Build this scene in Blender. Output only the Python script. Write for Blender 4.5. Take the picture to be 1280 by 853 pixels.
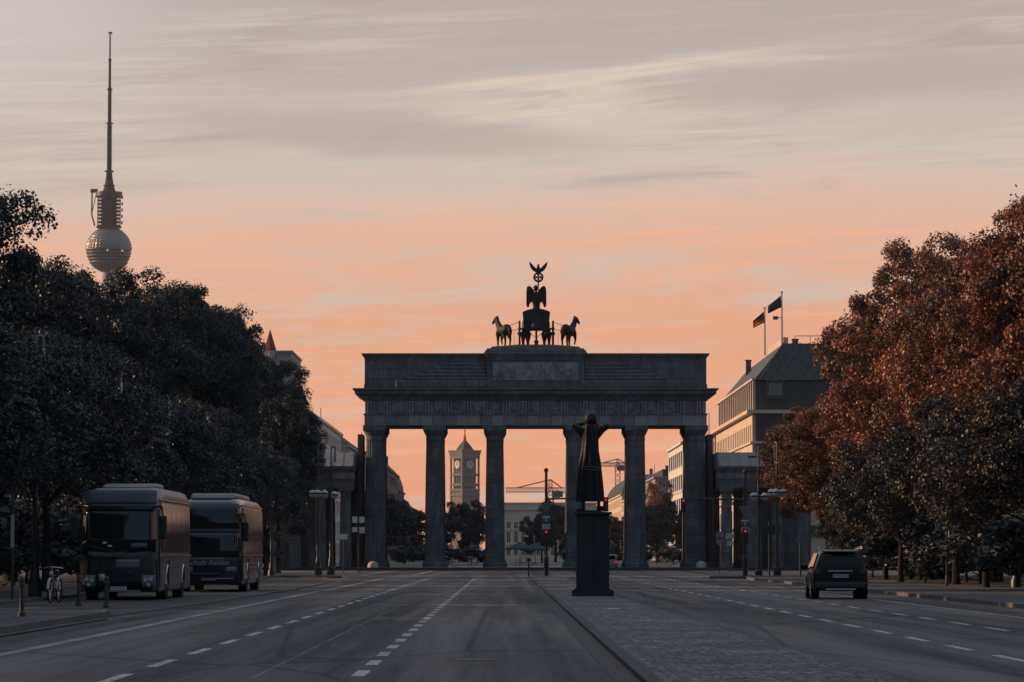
import bpy, math, random
import numpy as np
from mathutils import Vector, Matrix
R = math.radians
sc = bpy.context.scene
for o in list(bpy.data.objects):
    bpy.data.objects.remove(o)
random.seed(7)

# ------------------------------------------------------------------ camera, sky, sun, exposure
EYE, F, VX, HY = 1.5, 4600.0, 630.0, 693.0     # eye height, focal length and vanishing point in photo pixels
cam = bpy.data.objects.new('camera', bpy.data.cameras.new('camera'))
sc.collection.objects.link(cam)
cam.location = (0, 0, EYE)
cam.rotation_euler = (R(90) + math.atan((HY - 426.5) / F), 0, -math.atan((640 - VX) / F))
cam.data.sensor_width = 36
cam.data.lens = F * 36 / 1280
cam.data.clip_start = 0.5
cam.data.clip_end = 12000
sc.camera = cam
SUN_EL, SUN_AZ = R(18), R(-77)                   # azimuth measured from the road direction (+Y), negative = left

world = bpy.data.worlds.new('World')
sc.world = world
world.use_nodes = True
wt = world.node_tree
wt.nodes.clear()

class NT:
    """tiny helper for node maths"""
    def __init__(s, t): s.t = t
    def n(s, typ, **kw):
        nd = s.t.nodes.new(typ)
        for k, v in kw.items(): setattr(nd, k, v)
        return nd
    def put(s, sock, v):
        if isinstance(v, bpy.types.NodeSocket): s.t.links.new(v, sock)
        elif v is not None: sock.default_value = v
    def m(s, op, a, b=None, c=None, clamp=False):
        nd = s.n('ShaderNodeMath', operation=op, use_clamp=clamp)
        for i, v in enumerate((a, b, c)): s.put(nd.inputs[i], v)
        return nd.outputs[0]
    def sstep(s, x, a, b, lo=0.0, hi=1.0):
        nd = s.n('ShaderNodeMapRange', interpolation_type='SMOOTHSTEP')
        s.put(nd.inputs[0], x)
        for i, v in zip((1, 2, 3, 4), (a, b, lo, hi)): s.put(nd.inputs[i], v)
        return nd.outputs[0]
    def mix(s, f, a, b, blend='MIX'):
        nd = s.n('ShaderNodeMix', data_type='RGBA', blend_type=blend)
        s.put(nd.inputs[0], f); s.put(nd.inputs[6], a); s.put(nd.inputs[7], b)
        return nd.outputs[2]
    def xyz(s, x, y, z):
        nd = s.n('ShaderNodeCombineXYZ')
        for i, v in enumerate((x, y, z)): s.put(nd.inputs[i], v)
        return nd.outputs[0]
    def noise(s, vec, scale, detail=4, rough=0.55, dist=0.0):
        nd = s.n('ShaderNodeTexNoise')
        s.put(nd.inputs['Vector'], vec)
        nd.inputs['Scale'].default_value = scale; nd.inputs['Detail'].default_value = detail
        nd.inputs['Roughness'].default_value = rough; nd.inputs['Distortion'].default_value = dist
        return nd.outputs[0]
    def ramp(s, f, stops):
        nd = s.n('ShaderNodeValToRGB'); s.put(nd.inputs[0], f)
        e = nd.color_ramp.elements
        while len(e) < len(stops): e.new(0.5)
        for el, (p, c) in zip(e, stops): el.position = p; el.color = tuple(c) + (1,)
        return nd.outputs[0]

def lin(r, g, b):
    f = lambda c: (c / 255 / 12.92) if c <= 10 else ((c / 255 + .055) / 1.055) ** 2.4
    return (f(r), f(g), f(b))
def L4(*c): return lin(*c) + (1,)

def build_sky():
    t = NT(wt)
    tc = t.n('ShaderNodeTexCoord')
    sp = t.n('ShaderNodeSeparateXYZ'); wt.links.new(tc.outputs['Generated'], sp.inputs[0])
    x, y, z = sp.outputs
    hyp = t.m('SQRT', t.m('ADD', t.m('MULTIPLY', x, x), t.m('MULTIPLY', y, y)))
    el = t.m('DIVIDE', z, t.m('MAXIMUM', hyp, 0.02))                 # tangent of the elevation
    az = t.m('ARCTAN2', x, y)                                         # 0 = along the road
    # photo-like coordinates of the sky itself: degrees-like units (x 1000)
    U = t.m('MULTIPLY', az, F / 1000.0)                               # +-0.64 in the frame
    V = t.m('MULTIPLY', el, F / 1000.0)                               # 0 .. 0.69 in the frame
    warp = t.noise(t.xyz(t.m('MULTIPLY', U, 1.3), t.m('MULTIPLY', V, 5.0), 0.0), 1.6, 4, .5)
    warp = t.m('SUBTRACT', warp, 0.5)
    Vw = t.m('ADD', V, t.m('MULTIPLY', warp, 0.10))
    Vw = t.m('ADD', Vw, t.m('MULTIPLY', U, -0.03))
    pos = t.m('MULTIPLY', Vw, 1 / 1.0, clamp=True)
    # v = (693 - y)/1000
    base = t.ramp(pos, [(0.0, lin(234, 150, 106)), (0.10, lin(238, 158, 116)), (0.20, lin(236, 162, 121)),
                        (0.28, lin(230, 162, 126)), (0.34, lin(226, 171, 142)), (0.40, lin(226, 176, 148)),
                        (0.45, lin(216, 185, 167)), (0.50, lin(200, 186, 175)), (0.56, lin(194, 179, 170)),
                        (0.62, lin(187, 172, 165)), (0.70, lin(184, 170, 165)), (1.0, lin(172, 165, 166))])
    # cirrus streaks, three scales, strongly drawn out along the horizon and slightly tilted
    tilt = t.m('ADD', V, t.m('MULTIPLY', U, -0.045))
    s1 = t.noise(t.xyz(t.m('MULTIPLY', U, 1.7), t.m('MULTIPLY', tilt, 13.0), 3.1), 1.5, 6, .62, .9)
    s2 = t.noise(t.xyz(t.m('MULTIPLY', U, 2.2), t.m('MULTIPLY', tilt, 46.0), 9.7), 1.6, 5, .62, .35)
    s3 = t.noise(t.xyz(t.m('MULTIPLY', U, 4.0), t.m('MULTIPLY', tilt, 120.0), 1.7), 1.5, 3, .6, .2)
    msk = t.sstep(t.noise(t.xyz(t.m('MULTIPLY', U, 1.6), t.m('MULTIPLY', V, 6.5), 12.0), 1.5, 4, .55, .4), .36, .62)
    msk2 = t.sstep(t.noise(t.xyz(t.m('MULTIPLY', U, 1.5), t.m('MULTIPLY', V, 7.5), 31.0), 1.5, 4, .55, .4), .40, .64)
    low = t.sstep(V, 0.40, 0.50)                                     # 0 in the peach part, 1 above
    blue = t.mix(low, L4(204, 187, 173), L4(173, 158, 151))
    lite = t.mix(low, L4(246, 175, 134), L4(212, 199, 186))
    c = t.mix(t.sstep(s1, .50, .68, 0, .85), base, blue)
    c = t.mix(t.m('MULTIPLY', msk, t.sstep(s2, .49, .68, 0, .75)), c, lite)
    c = t.mix(t.m('MULTIPLY', msk2, t.sstep(s3, .48, .66, 0, .42)), c, lite)
    c = t.mix(t.m('MULTIPLY', msk, t.sstep(s3, .50, .34, 0, .30)), c, blue)
    # long dark veil on top, broken by a bright feather that leans from lower left to upper right
    n4 = t.noise(t.xyz(t.m('MULTIPLY', U, 3.0), t.m('MULTIPLY', V, 10.0), 5.0), 2.0, 6, .62, .6)
    n4c = t.m('SUBTRACT', n4, 0.5)
    lean = t.m('SUBTRACT', V, t.m('MULTIPLY', U, 0.112))
    fib = t.noise(t.xyz(t.m('MULTIPLY', U, 2.2), t.m('MULTIPLY', lean, 70.0), 8.0), 1.5, 6, .68, .5)
    fat = t.noise(t.xyz(t.m('MULTIPLY', U, 3.5), t.m('MULTIPLY', lean, 17.0), 6.0), 1.4, 5, .6, .6)
    d = t.m('ADD', t.m('SUBTRACT', lean, 0.596), t.m('MULTIPLY', t.m('SUBTRACT', fat, .5), .022))
    edge = t.m('MULTIPLY', t.sstep(d, 0.006, -0.004), t.sstep(d, -0.028, -0.004))
    edge = t.m('MULTIPLY', edge, t.m('MULTIPLY', t.sstep(U, -0.26, 0.0), t.sstep(U, 0.44, 0.16)))
    body = t.m('MULTIPLY', t.sstep(d, 0.006, -0.010), t.sstep(d, -0.125, -0.035))
    body = t.m('MULTIPLY', body, t.m('MULTIPLY', t.sstep(U, -0.14, 0.06), t.sstep(U, 0.42, 0.10)))
    c = t.mix(t.m('MULTIPLY', body, t.sstep(fat, .38, .60, .15, .85)), c, L4(213, 199, 183))
    c = t.mix(t.m('MULTIPLY', body, t.sstep(fib, .48, .62, 0, .85)), c, L4(223, 199, 174))
    c = t.mix(t.m('MULTIPLY', edge, t.sstep(fib, .40, .62, .25, .8)), c, L4(222, 201, 180))
    above = t.m('MULTIPLY', t.sstep(d, 0.0, 0.02), t.sstep(U, -0.50, 0.05))
    c = t.mix(t.m('MULTIPLY', above, .55), c, L4(177, 162, 155))
    # grey lens under the feather, left of the middle
    e1 = t.m('DIVIDE', t.m('ADD', U, 0.16), 0.30)
    e2 = t.m('DIVIDE', t.m('SUBTRACT', t.m('ADD', V, t.m('MULTIPLY', n4c, 0.05)), t.m('ADD', 0.520, t.m('MULTIPLY', U, -0.05))), 0.030)
    lens = t.sstep(t.m('ADD', t.m('MULTIPLY', e1, e1), t.m('MULTIPLY', e2, e2)), 1.5, 0.1)
    c = t.mix(t.m('MULTIPLY', lens, .75), c, L4(180, 164, 156))
    e1 = t.m('DIVIDE', t.m('SUBTRACT', U, 0.47), 0.34)
    e2 = t.m('DIVIDE', t.m('SUBTRACT', t.m('ADD', V, t.m('MULTIPLY', n4c, 0.05)), t.m('ADD', 0.578, t.m('MULTIPLY', U, 0.03))), 0.032)
    lens = t.sstep(t.m('ADD', t.m('MULTIPLY', e1, e1), t.m('MULTIPLY', e2, e2)), 1.5, 0.1)
    c = t.mix(t.m('MULTIPLY', lens, .7), c, L4(178, 162, 155))
    # paler upper left
    c = t.mix(t.m('MULTIPLY', t.sstep(U, -0.30, -0.66), t.m('MULTIPLY', t.sstep(V, 0.46, 0.68), .75)), c, L4(208, 198, 193))
    # low rose cloud bank right of the gate's sculpture
    n5 = t.noise(t.xyz(t.m('MULTIPLY', U, 9.0), t.m('MULTIPLY', V, 22.0), 2.0), 1.7, 6, .6, .5)
    top = t.m('ADD', 0.272, t.m('MULTIPLY', t.m('SUBTRACT', n5, 0.5), 0.07))
    top = t.m('ADD', top, t.m('MULTIPLY', t.sstep(U, 0.08, 0.22), 0.022))
    bank = t.m('MULTIPLY', t.sstep(V, top, t.m('SUBTRACT', top, 0.007)), t.sstep(V, 0.20, 0.262))
    bank = t.m('MULTIPLY', bank, t.m('MULTIPLY', t.sstep(U, 0.07, 0.16), t.sstep(U, 0.60, 0.38)))
    c = t.mix(t.m('MULTIPLY', bank, t.sstep(n5, .25, .7, .9, .55)), c, L4(232, 160, 126))
    # overhead and behind the viewer: cool, dimmer morning sky
    up = t.sstep(el, 0.16, 0.55)
    c = t.mix(up, c, (.25, .31, .395, 1))
    back = t.sstep(t.m('DIVIDE', y, t.m('MAXIMUM', hyp, .02)), 0.55, -0.6)
    c = t.mix(t.m('MULTIPLY', back, t.sstep(el, 1.6, .5)), c, (.125, .190, .275, 1))
    nish = t.n('ShaderNodeTexSky', sky_type='NISHITA', sun_disc=False)
    nish.sun_elevation = SUN_EL
    nish.sun_rotation = SUN_AZ
    nish.air_density = 1.0; nish.dust_density = 2.0
    ten = t.n('ShaderNodeVectorMath', operation='SCALE'); wt.links.new(c, ten.inputs[0]); ten.inputs[3].default_value = 11.4
    col = t.mix(0.90, nish.outputs[0], ten.outputs[0])
    bg = t.n('ShaderNodeBackground'); wt.links.new(col, bg.inputs[0]); bg.inputs[1].default_value = 0.1
    out = t.n('ShaderNodeOutputWorld'); wt.links.new(bg.outputs[0], out.inputs[0])
build_sky()
world.cycles.sampling_method = 'MANUAL'
world.cycles.sample_map_resolution = 512

sun = bpy.data.objects.new('sun', bpy.data.lights.new('sun', 'SUN'))
sc.collection.objects.link(sun)
sun.data.energy = 5.0
sun.data.angle = R(0.6)
sun.data.color = (1.0, 0.60, 0.34)
dsun = Vector((math.sin(SUN_AZ) * math.cos(SUN_EL), math.cos(SUN_AZ) * math.cos(SUN_EL), math.sin(SUN_EL)))
sun.rotation_euler = dsun.to_track_quat('Z', 'Y').to_euler()
sc.view_settings.view_transform = 'Standard'
sc.view_settings.look = 'None'
sc.view_settings.exposure = 0
sc.view_settings.gamma = 1
sc.view_settings.use_curve_mapping = False
sc.cycles.use_denoising = True
sc.cycles.sample_clamp_indirect = 2.0
sc.cycles.sample_clamp_direct = 6.0
sc.cycles.max_bounces = 6
sc.cycles.diffuse_bounces = 2
sc.cycles.glossy_bounces = 3
sc.cycles.transmission_bounces = 3
sc.cycles.volume_bounces = 0
HAZE = 0.000042

# ------------------------------------------------------------------ helpers
def px(p, Y): return (p - VX) * Y / F            # photo column -> metres at distance Y
def pz(p, Y): return EYE + (HY - p) * Y / F      # photo row -> metres at distance Y

class MB:
    def __init__(s): s.v = []; s.f = []
    def add(s, vs, fs):
        b = len(s.v); s.v += [tuple(v) for v in vs]; s.f += [tuple(b + i for i in f) for f in fs]; return s
    def b(s, x0, x1, y0, y1, z0, z1):
        return s.add([(x0,y0,z0),(x1,y0,z0),(x1,y1,z0),(x0,y1,z0),(x0,y0,z1),(x1,y0,z1),(x1,y1,z1),(x0,y1,z1)],
                     [(0,3,2,1),(4,5,6,7),(0,1,5,4),(1,2,6,5),(2,3,7,6),(3,0,4,7)])
    def bc(s, c, d, rz=0.0):
        q = MB().b(-d[0]/2, d[0]/2, -d[1]/2, d[1]/2, -d[2]/2, d[2]/2)
        ca, sa = math.cos(rz), math.sin(rz)
        return s.add([(c[0]+x*ca-y*sa, c[1]+x*sa+y*ca, c[2]+z) for x, y, z in q.v], q.f)
    def tube(s, path, rad, n=8, cap=True, flat=None):
        path = [Vector(p) for p in path]
        if not hasattr(rad, '__len__'): rad = [rad] * len(path)
        rings = []
        up0 = None
        for i, p in enumerate(path):
            d = (path[min(i+1, len(path)-1)] - path[max(i-1, 0)])
            d.normalize()
            ref = Vector((0,0,1)) if abs(d.z) < .95 else Vector((0,1,0))
            a = d.cross(ref).normalized() if up0 is None else (up0 - d * up0.dot(d)).normalized()
            up0 = a
            bb = d.cross(a)
            r = rad[i]
            ra, rb = (r if hasattr(r, '__len__') else (r, r))
            rings.append([p + a*math.cos(2*math.pi*k/n)*ra + bb*math.sin(2*math.pi*k/n)*rb for k in range(n)])
        vs = [v for r_ in rings for v in r_]
        fs = []
        for i in range(len(rings)-1):
            for k in range(n):
                fs.append((i*n+k, i*n+(k+1)%n, (i+1)*n+(k+1)%n, (i+1)*n+k))
        if cap:
            fs.append(tuple(range(n-1, -1, -1))); fs.append(tuple((len(rings)-1)*n+k for k in range(n)))
        return s.add(vs, fs)
    def cyl(s, c, r, z0, z1, n=16, r2=None):
        return s.lathe([(r, z0), (r if r2 is None else r2, z1)], n, c)
    def lathe(s, prof, n=24, c=(0,0), flutes=0, fd=0.0, arc=None):
        vs = []; fs = []
        for r, z in prof:
            for k in range(n):
                a = 2*math.pi*k/n
                rr = r * (1 - (fd * abs(math.sin(a*flutes/2))) if flutes else r and 1) if flutes else r
                vs.append((c[0]+rr*math.cos(a), c[1]+rr*math.sin(a), z))
        m = len(prof)
        for i in range(m-1):
            for k in range(n): fs.append((i*n+k, i*n+(k+1)%n, (i+1)*n+(k+1)%n, (i+1)*n+k))
        fs.append(tuple(range(n-1,-1,-1))); fs.append(tuple((m-1)*n+k for k in range(n)))
        return s.add(vs, fs)
    def ball(s, c, r, nu=14, nv=9, rot=None):
        if not hasattr(r, '__len__'): r = (r,r,r)
        vs = [Vector((0,0,-r[2]))]
        for j in range(1, nv):
            t = math.pi*j/nv
            for i in range(nu):
                a = 2*math.pi*i/nu
                vs.append(Vector((r[0]*math.sin(t)*math.cos(a), r[1]*math.sin(t)*math.sin(a), -r[2]*math.cos(t))))
        vs.append(Vector((0,0,r[2])))
        fs = [(0, 1+(i+1)%nu, 1+i) for i in range(nu)]
        for j in range(nv-2):
            for i in range(nu):
                fs.append((1+j*nu+i, 1+j*nu+(i+1)%nu, 1+(j+1)*nu+(i+1)%nu, 1+(j+1)*nu+i))
        t0 = 1+(nv-2)*nu
        fs += [(t0+i, t0+(i+1)%nu, len(vs)-1) for i in range(nu)]
        if rot is not None: vs = [rot @ v for v in vs]
        return s.add([v+Vector(c) for v in vs], fs)
    def prism(s, poly, lo, hi, plane='xz'):
        """polygon in a plane, extruded along the third axis"""
        def P(a, b, t):
            return {'xz': (a, t, b), 'yz': (t, a, b), 'xy': (a, b, t)}[plane]
        n = len(poly)
        vs = [P(a, b, lo) for a, b in poly] + [P(a, b, hi) for a, b in poly]
        fs = [tuple(range(n)), tuple(range(2*n-1, n-1, -1))]
        for i in range(n): fs.append((i, i+n, (i+1)%n+n, (i+1)%n))
        return s.add(vs, fs)
    def loft(s, rings, closed=True, cap=True):
        n = len(rings[0]); vs = [v for r_ in rings for v in r_]; fs = []
        for i in range(len(rings)-1):
            for k in range(n if closed else n-1):
                fs.append((i*n+k, i*n+(k+1)%n, (i+1)*n+(k+1)%n, (i+1)*n+k))
        if cap:
            fs.append(tuple(range(n-1,-1,-1))); fs.append(tuple((len(rings)-1)*n+k for k in range(n)))
        return s.add(vs, fs)
    def xf(s, M):
        s.v = [tuple(M @ Vector(v)) for v in s.v]; return s
    def join(s, o): return s.add(o.v, o.f)
    def mesh(s, name, m):
        me = bpy.data.meshes.new(name)
        me.from_pydata(s.v, [], s.f)
        me.materials.append(m)
        import bmesh
        bm = bmesh.new(); bm.from_mesh(me)
        bmesh.ops.recalc_face_normals(bm, faces=bm.faces)
        bm.to_mesh(me); bm.free()
        return me
    def build(s, name, m, parent=None, smooth=False, bevel=0.0, loc=None, rz=0.0):
        o = bpy.data.objects.new(name, s.mesh(name, m))
        sc.collection.objects.link(o)
        if parent is not None: o.parent = parent
        if loc is not None: o.location = loc
        o.rotation_euler.z = rz
        if smooth:
            for p in o.data.polygons: p.use_smooth = True
            try: o.data.set_sharp_from_angle(angle=R(smooth if smooth is not True else 40))
            except Exception: pass
        if bevel:
            md = o.modifiers.new('bevel', 'BEVEL'); md.width = bevel; md.segments = 2; md.limit_method = 'ANGLE'
        return o

def melt(o, vox, sm=3):
    """fuse overlapping closed pieces of one body into one continuous skin"""
    md = o.modifiers.new('remesh', 'REMESH'); md.mode = 'VOXEL'; md.voxel_size = vox; md.use_smooth_shade = True
    if sm:
        m2 = o.modifiers.new('smooth', 'SMOOTH'); m2.iterations = sm; m2.factor = .5
    return o

def thing(name, label, cat, loc=(0,0,0), rz=0.0, group=None):
    o = bpy.data.objects.new(name, None)
    o.empty_display_size = .2
    sc.collection.objects.link(o)
    o.location = loc; o.rotation_euler.z = rz
    o['label'] = label; o['category'] = cat
    if group: o['group'] = group
    return o
def tag(o, label, cat, group=None):
    o['label'] = label; o['category'] = cat
    if group: o['group'] = group
    return o
def struct(o, kind='structure'):
    o['kind'] = kind; return o
def dup(o, loc=None, rz=None, label=None, parent=None, scale=None):
    c = o.copy(); sc.collection.objects.link(c)
    if parent is not None: c.parent = parent
    if loc is not None: c.location = loc
    if rz is not None: c.rotation_euler.z = rz
    if scale is not None: c.scale = scale
    if label: c['label'] = label
    for ch in list(o.children): dup(ch, parent=c)
    return c

# ------------------------------------------------------------------ materials
def mat(name, col, rough=.8, spec=.3, metal=0.0, var=0.0, vscale=1.0, bump=0.0, bscale=8.0, stretch=(1,1,1), dark=None, space='pos', emit=None, estr=0.0, coat=0.0):
    m = bpy.data.materials.new(name); m.use_nodes = True
    t = NT(m.node_tree); nt = m.node_tree
    p = nt.nodes['Principled BSDF']
    p.inputs['Roughness'].default_value = rough
    p.inputs['Specular IOR Level'].default_value = spec
    p.inputs['Metallic'].default_value = metal
    p.inputs['Coat Weight'].default_value = coat
    p.inputs['Base Color'].default_value = tuple(col) + (1,)
    if emit:
        p.inputs['Emission Color'].default_value = tuple(emit) + (1,); p.inputs['Emission Strength'].default_value = estr
    if var or bump:
        if space == 'pos': vec = t.n('ShaderNodeNewGeometry').outputs['Position']
        else: vec = t.n('ShaderNodeTexCoord').outputs['Object']
        mp = t.n('ShaderNodeMapping'); nt.links.new(vec, mp.inputs[0]); mp.inputs['Scale'].default_value = stretch
        vec = mp.outputs[0]
    if var:
        n = t.noise(vec, vscale, 6, .62)
        f = t.sstep(n, .32, .68)
        c2 = dark if dark else tuple(c*(1-var) for c in col)
        n2 = t.noise(vec, vscale*7.3, 4, .6)
        f = t.m('ADD', t.m('MULTIPLY', f, .65), t.m('MULTIPLY', t.sstep(n2, .3, .7), .35))
        nt.links.new(t.mix(f, tuple(c2)+(1,), tuple(c*(1+var*.5) for c in col)+(1,)), p.inputs['Base Color'])
        nt.links.new(t.sstep(n2, .2, .8, max(.02, rough-.08), min(1, rough+.08)), p.inputs['Roughness'])
    if bump:
        bn = t.n('ShaderNodeBump'); bn.inputs['Strength'].default_value = bump; bn.inputs['Distance'].default_value = .02
        nt.links.new(t.noise(vec, bscale, 6, .6), bn.inputs['Height']); nt.links.new(bn.outputs[0], p.inputs['Normal'])
    return m

def block_mat(name, c1, c2, mortar, bw, bh, rough=.85, off=.5, stain=1.0, bias=-.1):
    """ashlar: blocks of slightly different tone with fine joints and rain stains"""
    m = bpy.data.materials.new(name); m.use_nodes = True
    t = NT(m.node_tree); nt = m.node_tree
    p = nt.nodes['Principled BSDF']; p.inputs['Roughness'].default_value = rough; p.inputs['Specular IOR Level'].default_value = .2
    pos = t.n('ShaderNodeNewGeometry').outputs['Position']
    sp = t.n('ShaderNodeSeparateXYZ'); nt.links.new(pos, sp.inputs[0])
    u = t.m('ADD', sp.outputs[0], sp.outputs[1])
    br = t.n('ShaderNodeTexBrick'); br.offset = off
    nt.links.new(t.xyz(u, sp.outputs[2], 0.0), br.inputs['Vector'])
    br.inputs['Color1'].default_value = tuple(c1)+(1,); br.inputs['Color2'].default_value = tuple(c2)+(1,); br.inputs['Mortar'].default_value = tuple(mortar)+(1,)
    br.inputs['Scale'].default_value = 1; br.inputs['Brick Width'].default_value = bw; br.inputs['Row Height'].default_value = bh
    br.inputs['Mortar Size'].default_value = .02; br.inputs['Bias'].default_value = bias
    st = t.noise(t.xyz(t.m('MULTIPLY', u, 1.6), t.m('MULTIPLY', sp.outputs[2], .35), 0.0), 1.1, 6, .68)
    gr = t.noise(pos, 3.5, 6, .7)
    c = t.mix(t.sstep(st, .38, .66, .62*stain, 0), br.outputs[0], tuple(x*.33 for x in c2)+(1,))
    c = t.mix(t.sstep(gr, .35, .7, .4*stain, 0), c, tuple(x*.45 for x in c1)+(1,))
    c = t.mix(t.sstep(gr, .62, .78, 0, .3), c, tuple(min(.6, x*1.9) for x in c1)+(1,))
    nt.links.new(c, p.inputs['Base Color'])
    bn = t.n('ShaderNodeBump'); bn.inputs['Strength'].default_value = .5; bn.inputs['Distance'].default_value = .03
    nt.links.new(gr, bn.inputs['Height']); nt.links.new(bn.outputs[0], p.inputs['Normal'])
    return m

def leaf_mat(name, c1, c2, rough=.45, spec=.5, trans=.25, c3=None):
    m = bpy.data.materials.new(name); m.use_nodes = True
    t = NT(m.node_tree); nt = m.node_tree
    p = nt.nodes['Principled BSDF']; p.inputs['Roughness'].default_value = rough; p.inputs['Specular IOR Level'].default_value = spec
    pos = t.n('ShaderNodeNewGeometry').outputs['Position']
    rnd = t.n('ShaderNodeObjectInfo').outputs['Random']
    isl = t.n('ShaderNodeNewGeometry').outputs['Random Per Island']
    f = t.m('ADD', t.m('MULTIPLY', t.sstep(t.noise(pos, .55, 3, .6), .3, .7), .5), t.m('MULTIPLY', t.m('POWER', isl, 2.2), .6))
    c = t.mix(f, tuple(c1)+(1,), tuple(c2)+(1,))
    if c3: c = t.mix(t.sstep(t.m('ADD', t.noise(pos, .20, 3, .6), t.m('MULTIPLY', isl,   .12)), .54, .74), c, tuple(c3)+(1,))
    hs = t.n('ShaderNodeHueSaturation'); nt.links.new(c, hs.inputs['Color'])
    nt.links.new(t.m('ADD', t.m('MULTIPLY', rnd, .4), .8), hs.inputs['Value'])
    nt.links.new(hs.outputs[0], p.inputs['Base Color'])
    tr = t.n('ShaderNodeBsdfTranslucent'); nt.links.new(hs.outputs[0], tr.inputs[0])
    mx = t.n('ShaderNodeMixShader'); mx.inputs[0].default_value = trans
    nt.links.new(p.outputs[0], mx.inputs[1]); nt.links.new(tr.outputs[0], mx.inputs[2])
    nt.links.new(mx.outputs[0], nt.nodes['Material Output'].inputs[0])
    return m

def asphalt_mat():
    m = bpy.data.materials.new('asphalt'); m.use_nodes = True
    t = NT(m.node_tree); nt = m.node_tree
    p = nt.nodes['Principled BSDF']
    pos = t.n('ShaderNodeNewGeometry').outputs['Position']
    sp = t.n('ShaderNodeSeparateXYZ'); nt.links.new(pos, sp.inputs[0])
    x, y, z = sp.outputs
    tracks = t.noise(t.xyz(t.m('MULTIPLY', x, .9), t.m('MULTIPLY', y, .012), 0.0), 1.0, 4, .55)      # wheel tracks along the lanes
    patch = t.noise(t.xyz(t.m('MULTIPLY', x, .42), t.m('MULTIPLY', y, .009), 4.0), 1.0, 5, .6)        # worn and mended areas
    grain = t.noise(pos, 14.0, 5, .75)
    chips = t.noise(pos, 55.0, 2, .6)
    f = t.m('ADD', t.m('MULTIPLY', t.sstep(tracks, .40, .60), .45), t.m('MULTIPLY', t.sstep(patch, .42, .60), .55))
    c = t.mix(f, (.015, .016, .019, 1), (.135, .113, .102, 1))
    c = t.mix(t.sstep(grain, .40, .66, .0, .55), c, (.125, .12, .12, 1))
    c = t.mix(t.sstep(grain, .52, .34, 0, .75), c, (.016, .018, .022, 1))
    c = t.mix(t.sstep(chips, .62, .75, 0, .5), c, (.19, .18, .175, 1))
    mot = t.noise(t.xyz(t.m('MULTIPLY', x, 5.0), t.m('MULTIPLY', y, .12), 2.0), 1.0, 6, .72)
    c = t.mix(t.sstep(mot, .50, .72, 0, .40), c, (.17, .158, .152, 1))
    c = t.mix(t.sstep(mot, .50, .30, 0, .45), c, (.013, .014, .017, 1))
    oil = t.noise(t.xyz(t.m('MULTIPLY', x, .8), t.m('MULTIPLY', y, .022), 7.0), 1.3, 5, .65)
    c = t.mix(t.sstep(oil, .58, .70, 0, .6), c, (.020, .021, .025, 1))
    # hairline cracks and tar seams
    vo = t.n('ShaderNodeTexVoronoi', feature='DISTANCE_TO_EDGE'); vo.inputs['Scale'].default_value = 1
    nt.links.new(t.xyz(t.m('ADD', t.m('MULTIPLY', x, .16), t.m('MULTIPLY', grain, .05)), t.m('MULTIPLY', y, .030), 0.0), vo.inputs['Vector'])
    c = t.mix(t.sstep(vo.outputs['Distance'], .012, .002, 0, .8), c, (.012, .013, .016, 1))
    nt.links.new(c, p.inputs['Base Color'])
    nt.links.new(t.sstep(f, 0, 1, .80, .64), p.inputs['Roughness'])
    p.inputs['Specular IOR Level'].default_value = .28
    bn = t.n('ShaderNodeBump'); bn.inputs['Strength'].default_value = .6; bn.inputs['Distance'].default_value = .012
    nt.links.new(t.m('ADD', grain, t.m('MULTIPLY', chips, .5)), bn.inputs['Height']); nt.links.new(bn.outputs[0], p.inputs['Normal'])
    return m

def cobble_mat(name, size, c1, c2, gap=(.010,.011,.013)):
    m = bpy.data.materials.new(name); m.use_nodes = True
    t = NT(m.node_tree); nt = m.node_tree
    p = nt.nodes['Principled BSDF']; p.inputs['Roughness'].default_value = .72; p.inputs['Specular IOR Level'].default_value = .35
    pos = t.n('ShaderNodeNewGeometry').outputs['Position']
    v1 = t.n('ShaderNodeTexVoronoi'); v1.inputs['Scale'].default_value = 1/size; nt.links.new(pos, v1.inputs['Vector']); v1.inputs['Randomness'].default_value = 1
    v2 = t.n('ShaderNodeTexVoronoi', feature='DISTANCE_TO_EDGE'); v2.inputs['Scale'].default_value = 1/size; nt.links.new(pos, v2.inputs['Vector']); v2.inputs['Randomness'].default_value = 1
    sep = t.n('ShaderNodeSeparateColor'); nt.links.new(v1.outputs['Color'], sep.inputs[0])
    big = t.noise(pos, .35, 4, .6)
    c = t.mix(sep.outputs[0], tuple(c1)+(1,), tuple(c2)+(1,))
    c = t.mix(t.sstep(big, .35, .65, .5, 0), c, tuple(x*.5 for x in c1)+(1,))
    edge = t.sstep(v2.outputs['Distance'], .02, .16)
    c = t.mix(edge, tuple(gap)+(1,), c)
    nt.links.new(c, p.inputs['Base Color'])
    bn = t.n('ShaderNodeBump'); bn.inputs['Strength'].default_value = 1; bn.inputs['Distance'].default_value = .03
    nt.links.new(t.m('ADD', t.sstep(v2.outputs['Distance'], .0, .3), t.m('MULTIPLY', sep.outputs[1], .6)), bn.inputs['Height']); nt.links.new(bn.outputs[0], p.inputs['Normal'])
    return m

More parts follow.
